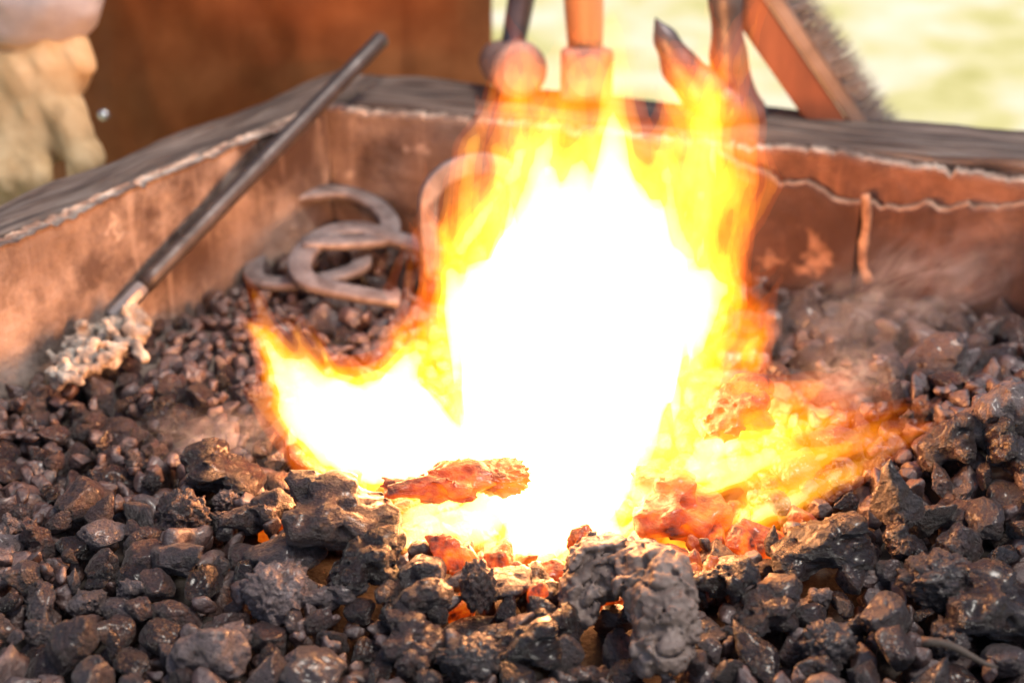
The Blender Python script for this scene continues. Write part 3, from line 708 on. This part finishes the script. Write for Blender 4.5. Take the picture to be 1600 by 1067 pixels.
# apron: draped sheet with thickness and folds, wrapped round the body
xs = np.linspace(-.31, .250, 170); zs = np.linspace(.32, 1.36, 200)
Xa, Za = np.meshgrid(xs, zs, indexing='ij')
wid = np.where(Za > 1.12, np.clip(1 - (Za-1.12)*2.2, .45, 1), 1)
Xw = Xa * wid
curv = .10 * (np.abs(Xa + .03) / .26) ** 2.6
low = np.clip((1.1 - Za) / .4, 0, 1)
fold = .034 * np.abs(np.sin(Xa*17 + .4 + 1.2*fbm(Xa*3, Za*1.2, Xa*0, 2, 81))) ** .8 * (.25 + .75*np.clip((Xa+.02)/.2, 0, 1)) * low + .014 * fbm(Xa*7, Za*3, Xa*0+2, 3, 82) + .008 * fbm(Xa*20, Za*9, Xa*0, 2, 84)
Ya = -.185 + curv - fold - .02 * low
n1, n2_ = Xa.shape; I = np.arange(n1*n2_).reshape(n1, n2_); n = n1*n2_
A = np.stack([px_ + Xw, py_ + Ya, GROUND + Za], -1).reshape(-1, 3); Bk = A + np.array([0, .004, 0])
qa = np.stack([I[:-1,:-1], I[1:,:-1], I[1:,1:], I[:-1,1:]], -1).reshape(-1, 4)
rimq = [np.stack([e[:-1], e[1:], e[1:]+n, e[:-1]+n], -1) for e in (I[0,:], I[-1,::-1], I[:,-1], I[::-1,0])]
apron = obj('apron', fast_mesh('apron', prel(np.concatenate([A, Bk])), np.concatenate([qa, qa[:, ::-1]+n] + rimq), M['leather']), person)
M['rivet'] = solid('bright_rivet', [(.3,(.6,.6,.6)),(.7,(.8,.8,.8))], rough=(.25,.2), metallic=.9, bump=0)
bm = bmesh.new(); bmesh.ops.create_uvsphere(bm, u_segments=16, v_segments=10, radius=.0062)
rv = at_y(163, 180, py_ - .20); bmesh.ops.transform(bm, matrix=Matrix.Translation(Vector(rv) - rp_), verts=bm.verts)
bm_obj('rivet', bm, M['rivet'], apron)
# glove: cuff, palm, four fingers and a thumb, one leather surface
s = mpp(g1)
def G(u, v, y): return at_y(u, v, y)
gl = [(G(66,66,1.372), 60*s, G(64,104,1.362), 60*s), (G(30,72,1.375), 56*s, G(28,104,1.368), 54*s), (G(112,74,1.365), 30*s, G(118,104,1.352), 32*s),      # flared cuff
      (G(58,120,1.352), 46*s, G(58,210,1.335), 48*s), (G(22,130,1.355), 44*s, G(10,220,1.34), 44*s), (G(92,130,1.35), 30*s, G(104,220,1.322), 34*s),
      (G(106,190,1.325), 32*s, G(134,252,1.302), 29*s), (G(134,252,1.302), 29*s, G(124,305,1.290), 25*s),
      (G(62,225,1.318), 24*s, G(60,280,1.292), 23*s), (G(60,280,1.292), 23*s, G(54,335,1.288), 19*s),
      (G(18,225,1.318), 24*s, G(12,285,1.290), 23*s), (G(12,285,1.290), 23*s, G(4,345,1.286), 19*s),
      (G(-26,225,1.325), 24*s, G(-34,288,1.298), 22*s), (G(-34,288,1.298), 22*s, G(-40,345,1.292), 18*s),
      (G(-62,218,1.33), 22*s, G(-74,276,1.305), 19*s), (G(-74,276,1.305), 19*s, G(-80,325,1.30), 16*s)]
def crease(X, Y, Z):
    a = np.abs(fbm(X*20 + Z*16, Y*20, Z*26 - X*10, 2, 91))
    return .002*np.minimum(a, .3)/.3 - .005 + .0055*fbm(X*34 + Z*18, Y*34, Z*11, 3, 92)
V, Qd = capsule_sdf(gl, .0028, .0065, .03, crease)
obj('work_glove', fast_mesh('work_glove', prel(V), Qd, M['glove']), person)

# ------------------------------------------------------------------ tools on the back beam
M['steel'] = solid('hammer_steel', [(.3,(.18,.11,.09)),(.7,(.36,.24,.20))], scale=30, rough=(.6,.45), metallic=.1, bump=.2, bscale=90, bdist=.002)
M['darksteel'] = solid('dark_steel', [(.3,(.055,.045,.05)),(.7,(.11,.095,.10))], scale=30, rough=(.55,.4), metallic=.35, bump=.2, bscale=90, bdist=.002)
M['wood'] = solid('handle_wood', [(.3,(.30,.12,.045)),(.5,(.42,.19,.075)),(.7,(.52,.27,.12))], scale=14, detail=8, rough=(.6,.5), bump=.2, bscale=60, bdist=.002, stretch=(2,2,.35))
M['redwood'] = solid('red_brown_wood', [(.3,(.10,.028,.012)),(.45,(.19,.055,.022)),(.6,(.25,.08,.034)),(.72,(.34,.13,.06))], scale=16, detail=8, rough=(.6,.5), bump=.2, bscale=60, bdist=.002, stretch=(1,1,.3))
M['greywood'] = solid('worn_grey_wood', [(.3,(.13,.09,.065)),(.5,(.24,.175,.135)),(.72,(.34,.27,.23))], scale=14, detail=8, rough=(.85,.75), bump=.4, bscale=60, bdist=.002)
M['bristle'] = solid('grey_bristle', [(.3,(.10,.09,.085)),(.7,(.26,.24,.23))], scale=60, rough=(.7,.6), bump=0)
BZ = RIM + .002
def hammer(u, v, rpx, sides, length, aim, label, handle_to, hmat, hr):
    p = at_z(u, v, BZ + .030); s = mpp(p); r = rpx * s
    root = empty('hammer', p); tag(root, label, 'hammer', 'hammers lying on the back beam')
    d = Vector(aim).normalized()
    path = [d*t for t in (0, .004, .012, .02, length*.45, length*.5, length*.75, length)]
    rad = [.86, .97, 1.0, .97, .80, .84, .84, .7]
    off = math.pi / sides
    prof = [(r*math.cos(2*math.pi*k/sides + off) * (1.28 if sides == 4 else 1), r*math.sin(2*math.pi*k/sides + off) * (1.28 if sides == 4 else 1)) for k in range(sides)]
    V, F = sweep(path, prof, radii=rad)
    me = mesh_np('head', V, F, M['steel'], smooth=sides > 8)
    hd = obj('head', me, root)
    if sides <= 8:
        bv = hd.modifiers.new('edge', 'BEVEL'); bv.width = .007; bv.segments = 3
    V, F = sweep([d*t for t in (-.0035, -.003, .002)], circ(r*.74, 28), radii=[.9, 1, 1.05]); obj('face', mesh_np('face', V, F, M['steel']), root)
    a = d * (length * .5); b = Vector(handle_to)
    pts_ = [a + (b - a) * t for t in np.linspace(0, 1, 16)]
    V, F = sweep(pts_, [(hr*math.cos(x), hr*1.35*math.sin(x)) for x in np.linspace(0, 2*math.pi, 16, endpoint=False)], radii=[.8 + .25*math.sin(3*t) for t in np.linspace(0, 1, 16)], up=(0, 1, 0))
    obj('handle', mesh_np('handle', V, F, hmat), root)
    return root
hammer(815, 112, 46, 32, .080, (-.30, .93, -.13), 'round-faced hammer with dark handle on the back beam beside the apron', (.03, .16, .20), M['darksteel'], .014)
hammer(917, 120, 46, 4, .080, (.03, .98, -.13), 'square-headed hammer with wooden handle right of the round-faced hammer', (-.012, .07, .24), M['wood'], .020)
# tongs: one upright rein, a short curved jaw pointing up left, rounded boss
YT = at_z(1150, 185, BZ)[1]
def T_(u, v, dy=0): return at_y(u, v, YT + dy)
t0 = T_(1140, 175); st = mpp(t0)
tongs = empty('tongs', t0); tag(tongs, 'dark forging tongs standing upright with a short curved jaw at the back', 'tongs')
def trel(V): return np.asarray(V) - t0
up_caps = [(T_(1128,-420), 15*st, T_(1133,0), 22*st), (T_(1133,0), 22*st, T_(1138,90), 25*st), (T_(1138,90), 26*st, T_(1150,165), 34*st), (T_(1150,165), 32*st, T_(1172,178), 26*st)]
V, Qd = capsule_sdf(up_caps, .0025, .004, .02); obj('rein', fast_mesh('rein', trel(V), Qd, M['darksteel']), tongs)
jaw = [(T_(1024,30,-.012), 3*st, T_(1040,62,-.012), 15*st), (T_(1040,62,-.012), 15*st, T_(1062,105,-.012), 25*st), (T_(1062,105,-.012), 25*st, T_(1095,140,-.012), 32*st), (T_(1095,140,-.012), 30*st, T_(1140,168,-.012), 30*st)]
V, Qd = capsule_sdf(jaw, .0025, .004, .02); obj('jaw', fast_mesh('jaw', trel(V), Qd, M['darksteel']), tongs)
V, F = sweep([T_(1135,150,-.040) - t0, T_(1135,150,-.036) - t0, T_(1135,150,.03) - t0], circ(11*st, 16), radii=[.8, 1, 1]); obj('rivet', mesh_np('rivet', V, F, M['steel']), tongs)
# brush leaning: wooden back with grey worn edge and stiff bristles
YR = at_z(1318, 192, BZ)[1] + .03
b0 = at_y(1318, 198, YR); sb = mpp(b0)
brush = empty('brush', b0); tag(brush, 'wooden scrubbing brush leaning on the back beam with stiff grey bristles', 'brush')
axis = at_y(1165, -25, YR + .02) - at_y(1318, 198, YR); axl = np.linalg.norm(axis); ax = axis / axl
side = np.cross(ax, [0, 1, 0]); side = side / np.linalg.norm(side); side = side if side[0] > 0 else -side
dep = np.cross(side, ax); dep = dep / np.linalg.norm(dep); dep = dep if dep[1] > 0 else -dep
def block(w0, w1, d0, d1, l0, l1):
    bm = bmesh.new(); vs = [bm.verts.new(Vector(side*a + dep*b + ax*c)) for c in (l0, l1) for b in (d0, d1) for a in (w0, w1)]
    for f in ((0,1,3,2),(4,6,7,5),(0,4,5,1),(2,3,7,6),(0,2,6,4),(1,5,7,3)): bm.faces.new([vs[k] for k in f])
    bmesh.ops.recalc_face_normals(bm, faces=bm.faces[:]); bmesh.ops.bevel(bm, geom=bm.edges[:], offset=.0025, segments=2, affect='EDGES'); return bm
Lbr = .21
bm_obj('brush_back', block(-.026, .006, -.016, .016, -.06, Lbr), M['redwood'], brush, False)
bm_obj('brush_block', block(.0065, .0215, -.0165, .016, -.064, Lbr), M['greywood'], brush, False)
V, F = [], []
rb = np.random.default_rng(3)
for k in range(1500):
    l = rb.uniform(-.05, Lbr); d_ = rb.uniform(-.015, .015); ln_ = rb.uniform(.018, .034)
    base = side*.021 + dep*d_ + ax*l; tip = base + side*ln_ + ax*rb.normal(0, .005) + dep*rb.normal(0, .004)
    w = .0007; n0 = len(V)
    V += [base + ax*w, base - ax*w*.5 + dep*w, base - ax*w*.5 - dep*w, tip]; F += [(n0, n0+1, n0+3), (n0+1, n0+2, n0+3), (n0+2, n0, n0+3)]
obj('bristles', mesh_np('bristles', V, F, M['bristle'], False), brush)

# ------------------------------------------------------------------ ground
M['ground'] = solid('dry_grass_ground', [(.3,(.44,.39,.10)),(.45,(.64,.57,.24)),(.56,(.74,.66,.42)),(.7,(.82,.75,.58))], scale=3.2, detail=6, rough=(.95,.9), bump=.4, bscale=60, bdist=.02)
bm = bmesh.new(); bmesh.ops.create_grid(bm, x_segments=40, y_segments=40, size=60)
bmesh.ops.transform(bm, matrix=Matrix.Translation((0, 30, GROUND)), verts=bm.verts)
tag(bm_obj('ground', bm, M['ground']), 'sunlit dry yellow-green grass', kind='structure')

# ------------------------------------------------------------------ fire
# flame field: sum of soft tongues (u,v pixel of the photo -> a point at distance y, own radius and strength)
def make_flame(strands, lo, hi, h, squash=1.35, turb=.006, seed=0, flow=(0, 1), streak=.7):
    n = np.ceil((np.array(hi) - lo) / h).astype(int) + 1
    xs_, ys_, zs_ = [lo[i] + h*np.arange(n[i]) for i in range(3)]
    Fd = np.zeros(n, np.float32)
    for pts in strands:
        for (p0, r0, a0), (p1, r1, a1) in zip(pts[:-1], pts[1:]):
            R_ = max(r0, r1) * 2.3 + turb
            bl = np.minimum(p0, p1) - R_; bh = np.maximum(p0, p1) + R_
            i0 = np.clip(((bl - lo) / h).astype(int), 0, n-1); i1 = np.clip(((bh - lo) / h).astype(int) + 2, 1, n)
            if (i1 <= i0).any(): continue
            X, Y, Z = np.meshgrid(xs_[i0[0]:i1[0]], ys_[i0[1]:i1[1]], zs_[i0[2]:i1[2]], indexing='ij')
            X = X + turb * vnoise(X*38, Y*38, Z*13, seed+1) + turb*.5 * vnoise(X*95, Y*95, Z*28, seed+3); Z2 = Z + turb * vnoise(X*38, Y*38, Z*16, seed+2)
            d = p1 - p0; L2 = d[0]**2 + (squash*d[1])**2 + d[2]**2 + 1e-9
            t = np.clip(((X-p0[0])*d[0] + (Y-p0[1])*d[1]*squash**2 + (Z2-p0[2])*d[2]) / L2, 0, 1)
            q = (X-p0[0]-t*d[0])**2 + (squash*(Y-p0[1]-t*d[1]))**2 + (Z2-p0[2]-t*d[2])**2
            rr_ = r0 + (r1-r0)*t; a_ = a0 + (a1-a0)*t
            val = a_ * np.exp(-1.6 * q / rr_**2)
            sub = Fd[i0[0]:i1[0], i0[1]:i1[1], i0[2]:i1[2]]
            np.maximum(sub, val, out=val) if False else None
            sub[...] = np.maximum(sub, val) + .35 * np.minimum(sub, val)
    X, Y, Z = np.meshgrid(xs_, ys_, zs_, indexing='ij'); X = X.astype(np.float32); Y = Y.astype(np.float32); Z = Z.astype(np.float32)
    a_, b_ = flow; A = X*b_ - Z*a_; Bq = X*a_ + Z*b_
    Bq = Bq + .02 * vnoise(X*14, Y*14, Z*14, seed+8)
    st_ = .55*vnoise(A*62, Y*40, Bq*5, seed+5) + .42*vnoise(A*150, Y*80, Bq*8, seed+6) + .34*vnoise(A*26, Y*20, Bq*10, seed+7)
    Fd *= np.clip(1 + streak * st_, .12, 2.2)
    Fd[0]=Fd[-1]=0; Fd[:,0]=Fd[:,-1]=0; Fd[:,:,0]=Fd[:,:,-1]=0
    return Fd
def strand(pts, y0, y1=None):
    """[(u,v,r_px,strength)...] at distance y0 (foot) .. y1 (tip)"""
    out = []; y1 = y0 if y1 is None else y1
    for k, (u, v, r, a) in enumerate(pts):
        p = at_y(u, v, y0 + (y1 - y0) * k / max(1, len(pts)-1)); out.append((p, r * mpp(p), a))
    return out
rf = np.random.default_rng(21)
def fan(base, tip, n, spread_b, spread_t, r, a0, a1, y0, y1, yj=.03, bend=20):
    L = []
    for _ in range(n):
        b = np.array(base) + rf.normal(size=2) * spread_b; t = np.array(tip) + rf.normal(size=2) * spread_t
        m = (b + t) / 2 + rf.normal(size=2) * bend; dy = rf.normal() * yj; k = rf.uniform(.6, 1.3)
        L.append(strand([(b[0], b[1], r*k, a0*k), (m[0], m[1], r*k*.8, (a0*.6+a1*.4)), (t[0], t[1], r*k*.45, a1)], y0 + dy, y1 + dy))
    return L
MAIN = [strand([(850,830,70,1.8),(880,740,155,2.2),(892,620,188,2.4),(915,500,186,2.2),(925,390,135,1.9),(935,300,88,1.5),(945,210,60,1.2),(950,130,46,.95),(955,60,34,.6),(960,0,26,.35)], .86, .88),
        strand([(1010,560,110,2.0),(1060,470,75,1.6),(1085,400,36,.9)], .87),
        strand([(800,600,110,2.0),(745,480,56,1.6),(712,420,28,.9)], .88),
        strand([(790,520,95,2.0),(790,430,58,1.3),(820,340,34,.8)], .88)]
MAIN += fan((725,470),(715,285), 12, (30,22), (34,45), 22, .95, .3, .88, .91)
MAIN += fan((800,420),(822,150), 20, (38,32), (34,60), 25, .95, .28, .88, .91)
MAIN += fan((850,300),(880,150), 8, (20,32), (30,50), 26, .8, .25, .88, .91)
MAIN += fan((1050,420),(1060,190), 20, (42,30), (44,55), 25, .95, .30, .86, .90)
MAIN += fan((1125,450),(1155,190), 14, (16,45), (18,60), 20, .6, .26, .87, .89)
MAIN += fan((1100,280),(1125,60), 16, (34,30), (34,50), 36, .62, .24, .87, .89, bend=8)
MAIN += fan((1075,200),(1045,70), 8, (26,20), (16,25), 28, .42, .2, .87, .89, bend=8)
MAIN += fan((660,470),(645,300), 7, (14,25), (16,35), 14, .45, .16, .88, .89)
MAIN += fan((855,220),(870,40), 12, (40,20), (44,40), 30, .5, .2, .88, .90, bend=8)
MAIN += fan((1085,170),(1050,70), 6, (16,14), (18,22), 26, .45, .26, .86, .88)
MAIN += fan((815,190),(820,80), 5, (18,14), (20,22), 26, .42, .22, .86, .88)
MAIN += fan((915,170),(915,80), 5, (18,14), (20,22), 30, .5, .28, .86, .88)
MAIN += fan((1140,560),(1205,470), 12, (8,40), (14,35), 18, .55, .2, .86, .87)
MAIN += fan((1165,580),(1190,500), 8, (16,25), (14,30), 24, .45, .2, .86, .87)
LEFT = [strand([(760,720,90,2.0),(640,690,100,2.1),(560,670,92,2.0),(500,640,62,1.7),(465,590,40,1.3),(430,540,25,1.0),(400,520,14,.8),(372,508,7,.35)], .86, .85),
        strand([(500,640,50,1.4),(460,570,26,.9),(420,520,18,.7),(395,470,14,.5),(375,432,10,.2)], .86),
        strand([(520,640,50,1.4),(480,560,22,.9),(468,520,12,.6),(474,488,7,.25)], .865),
        strand([(520,690,50,1.3),(450,640,28,.7),(405,610,16,.4)], .855),
        strand([(600,640,60,1.3),(650,560,42,.8),(690,490,36,.5)], .88),
        strand([(640,640,50,1.2),(590,590,30,.5),(550,580,22,.3)], .87),
        strand([(500,770,12,1.3),(450,748,12,1.6),(424,738,8,.9)], .80), strand([(540,750,40,1.2),(480,710,28,.6)], .83)]
LEFT += fan((470,600),(395,470), 7, (25,20), (22,28), 13, .8, .25, .855, .87, .02, 12)
LEFT += fan((560,640),(480,500), 6, (35,20), (25,25), 13, .8, .25, .86, .875, .02, 12)
LEFT += fan((470,660),(405,600), 5, (20,20), (14,22), 14, .6, .2, .85, .86, .02, 10)
LEFT += fan((640,600),(660,480), 9, (30,15), (20,25), 22, .7, .2, .875, .89)
FRONT = [strand([(860,800,100,1.9),(840,850,70,1.7),(835,900,30,1.2)], .795, .762), strand([(800,780,50,1.8),(700,815,34,1.7),(640,838,24,1.6),(606,853,12,.8)], .775, .750),
         strand([(720,770,30,1.7),(660,795,26,1.6),(612,818,14,.9)], .785, .765), strand([(760,820,40,1.6),(720,850,24,1.2),(690,870,14,.7)], .775, .755), strand([(930,790,60,1.7),(960,840,36,1.2),(1000,860,26,.8)], .80),
         strand([(1040,850,30,.9),(1090,868,28,1.2),(1150,840,30,1.6),(1165,800,16,1.1),(1160,775,8,.5)], .80),
         strand([(1150,850,30,1.4),(1190,838,22,.9),(1215,828,12,.4)], .79), strand([(1075,880,14,1.1),(1085,905,10,.9)], .775)]
RIGHT = [strand([(1040,740,60,.5),(1140,715,72,.36),(1250,700,66,.30),(1350,680,45,.26),(1440,665,20,.2)], .815, .83), strand([(1090,680,60,.5),(1200,650,55,.3),(1330,630,30,.18)], .835, .85),
         strand([(980,700,60,1.2),(1060,690,50,.7),(1120,690,28,.8),(1180,665,18,.45)], .82, .84), strand([(1000,770,30,1.2),(1100,735,24,.8),(1200,700,18,.5),(1300,640,14,.3)], .81, .83),
         strand([(1150,840,28,1.0),(1230,800,26,.85),(1330,745,24,.65),(1445,665,14,.36)], .795, .81)]
RIGHT += fan((1080,765),(1375,655), 20, (50,45), (45,28), 17, .72, .40, .81, .83, .015, 6)
RIGHT += fan((1110,680),(1340,630), 14, (45,35), (55,22), 22, .42, .24, .82, .84, .015, 6)
RIGHT += fan((1160,815),(1400,685), 12, (24,18), (40,22), 16, .90, .50, .80, .815, .01, 5)
RIGHT += fan((1160,620),(1280,590), 9, (25,15), (40,14), 24, .40, .18, .84, .86, .02, 8)

def flame_mat(name, col, dens, streak=None):
    m, nt, out = new_mat(name)
    e = N(nt, 'ShaderNodeEmission'); e.inputs['Color'].default_value = (*col, 1); e.inputs['Strength'].default_value = dens
    nt.links.new(e.outputs[0], out.inputs['Volume']); return m
FM = [flame_mat('flame_orange', (1, .15, .005), 11.0), flame_mat('flame_amber', (1, .34, .010), 22.0), flame_mat('flame_yellow', (1, .62, .04), 36.0), flame_mat('flame_white', (1, .90, .62), 48.0)]
ISO = [.11, .33, .68, 1.10]
fire = empty('fire', (FIRE[0], FIRE[1], 0)); tag(fire, 'roaring forge fire with white-hot centre and orange tongues rising from the coals', 'fire')
def flame(strands, label, h, turb, seed, squash=1.35, flow=(0, 1), streak=.7):
    P_ = np.array([p for s_ in strands for p, r, a in s_]); Rm = max(r for s_ in strands for p, r, a in s_)
    lo = P_.min(0) - Rm*1.6 - .01; hi = P_.max(0) + Rm*1.6 + .01
    lo[2] = max(lo[2], -.05)
    Fd = make_flame(strands, lo, hi, h, squash, turb, seed, flow, streak); par = None
    off_ = np.array([FIRE[0], FIRE[1], 0])
    for k, iso in enumerate(ISO):
        V, Qd = surface_nets(Fd, iso, lo, h)
        if len(V) < 20: continue
        if par is None:
            par = obj('flame', fast_mesh('flame', V - off_, Qd, FM[k]), fire); par['label'] = label
        else: obj('flame_core', fast_mesh('flame_core', V - off_, Qd, FM[k]), par)
flame(MAIN, 'tall white-hot central flame', .0033, .005, 1)
flame(LEFT, 'low white flame with orange spikes on the left', .0028, .005, 5, 1.35, (-.4, .92), .6)
flame(FRONT, 'small white flames at the front foot of the fire', .0026, .004, 9, 1.35, (0, 1), .35)
flame(RIGHT, 'orange and yellow flames sweeping low to the right', .0028, .004, 13, 1.2, (.88, .47), .9)

# light given off by the fire
def lamp(u, v, y, power, rad, col=(1, .35, .13)):
    l = bpy.data.lights.new('fire_light', 'POINT'); l.energy = power; l.color = col; l.shadow_soft_size = rad
    o = bpy.data.objects.new('fire_light', l); o.location = at_y(u, v, y); COL.objects.link(o); return o
lamp(900, 640, .87, 6.0, .05); lamp(920, 420, .88, 3.5, .05); lamp(600, 670, .86, 2.2, .03); lamp(850, 800, .81, .45, .025); lamp(1080, 730, .84, .25, .03, (1, .22, .05))

# smoke drifting off the coals
def smoke(c, radii, rot, label, dens, nsc, seed, col=(.97,.95,.94)):
    """a soft puff: density thins out to nothing well inside its closed hull"""
    V, F = ICO[4]; V = V * (1 + .12 * fbm(V[:,0]*2, V[:,1]*2, V[:,2]*2, 2, seed))[:, None]
    m, nt, out = new_mat('smoke')
    tc = N(nt, 'ShaderNodeTexCoord'); no = N(nt, 'ShaderNodeTexNoise'); no.inputs['Scale'].default_value = nsc; no.inputs['Detail'].default_value = 4; no.inputs['Distortion'].default_value = 2.2
    ad = N(nt, 'ShaderNodeVectorMath', operation='ADD'); ad.inputs[1].default_value = (seed*.37, seed*.11, 0); nt.links.new(tc.outputs['Object'], ad.inputs[0]); nt.links.new(ad.outputs[0], no.inputs['Vector'])
    mr = N(nt, 'ShaderNodeMapRange'); mr.inputs['From Min'].default_value = .44; mr.inputs['From Max'].default_value = .78; mr.inputs['To Max'].default_value = dens
    nt.links.new(no.outputs['Fac'], mr.inputs['Value'])
    gr = N(nt, 'ShaderNodeTexGradient', gradient_type='QUADRATIC_SPHERE'); nt.links.new(tc.outputs['Object'], gr.inputs['Vector'])
    mu = N(nt, 'ShaderNodeMath', operation='MULTIPLY'); nt.links.new(mr.outputs['Result'], mu.inputs[0]); nt.links.new(gr.outputs['Fac'], mu.inputs[1])
    vs_ = N(nt, 'ShaderNodeVolumeScatter'); vs_.inputs['Color'].default_value = (*col, 1); vs_.inputs['Anisotropy'].default_value = .2
    nt.links.new(mu.outputs[0], vs_.inputs['Density']); nt.links.new(vs_.outputs[0], out.inputs['Volume'])
    o = obj('smoke', fast_mesh('smoke', V, F, m)); o.location = c; o.scale = radii; o.rotation_euler = (0, rot, 0)
    tag(o, label, 'smoke', kind='stuff')
smoke(at_y(1400,470,1.05), (.15,.08,.07), -.45, 'pale smoke drifting over the coals right of the fire', 24, 2.6, 101)
smoke(at_y(1325,600,.93), (.055,.04,.045), 0, 'curl of whitish smoke above the right flames', 50, 2.6, 105)
smoke(at_y(340,685,.90), (.085,.05,.032), 0, 'thin smoke lit orange left of the white flame', 45, 2.4, 111)
smoke(at_y(275,885,.775), (.030,.025,.025), 0, 'wisp of yellowish smoke rising from the smooth smoking stone', 120, 2.6, 117, (.9,.8,.5))

# ------------------------------------------------------------------ world, sun, camera
SUN_EL, SUN_AZ = math.radians(66), math.radians(112)     # azimuth measured from +Y towards +X
w = bpy.data.worlds.new('World'); SC.world = w; w.use_nodes = True
nt = w.node_tree; bg = nt.nodes['Background']
sky = nt.nodes.new('ShaderNodeTexSky'); sky.sky_type = 'NISHITA'; sky.sun_disc = False; sky.sun_elevation = SUN_EL; sky.sun_rotation = SUN_AZ
sky.air_density = 1; sky.dust_density = 3
nt.links.new(sky.outputs[0], bg.inputs['Color']); bg.inputs['Strength'].default_value = .15
sd = bpy.data.lights.new('sun', 'SUN'); sd.energy = 2.0; sd.angle = math.radians(9); sd.color = (1, .95, .87)
so = bpy.data.objects.new('sun', sd); COL.objects.link(so)
dirv = Vector((math.sin(SUN_AZ)*math.cos(SUN_EL), math.cos(SUN_AZ)*math.cos(SUN_EL), math.sin(SUN_EL)))
so.rotation_euler = dirv.to_track_quat('Z', 'Y').to_euler(); so.location = (0, 0, 5)

cd = bpy.data.cameras.new('camera'); cam = bpy.data.objects.new('camera', cd); COL.objects.link(cam)
cam.location = CAM; cam.rotation_euler = (math.pi/2 - PITCH, 0, 0)
cd.sensor_width = 36; cd.lens = 50; cd.clip_start = .02; cd.clip_end = 500
cd.dof.use_dof = True; cd.dof.focus_distance = .93; cd.dof.aperture_fstop = 3.9
SC.camera = cam
vs = SC.view_settings; vs.view_transform = 'Standard'; vs.look = 'None'; vs.gamma = 1; vs.exposure = 0.35; vs.use_curve_mapping = False
SC.render.engine = 'CYCLES'
cy = SC.cycles; cy.use_denoising = True; cy.denoiser = 'OPENIMAGEDENOISE'
cy.max_bounces = 8; cy.diffuse_bounces = 3; cy.glossy_bounces = 3; cy.volume_bounces = 1; cy.transparent_max_bounces = 64
cy.sample_clamp_indirect = 4; cy.caustics_reflective = False; cy.caustics_refractive = False
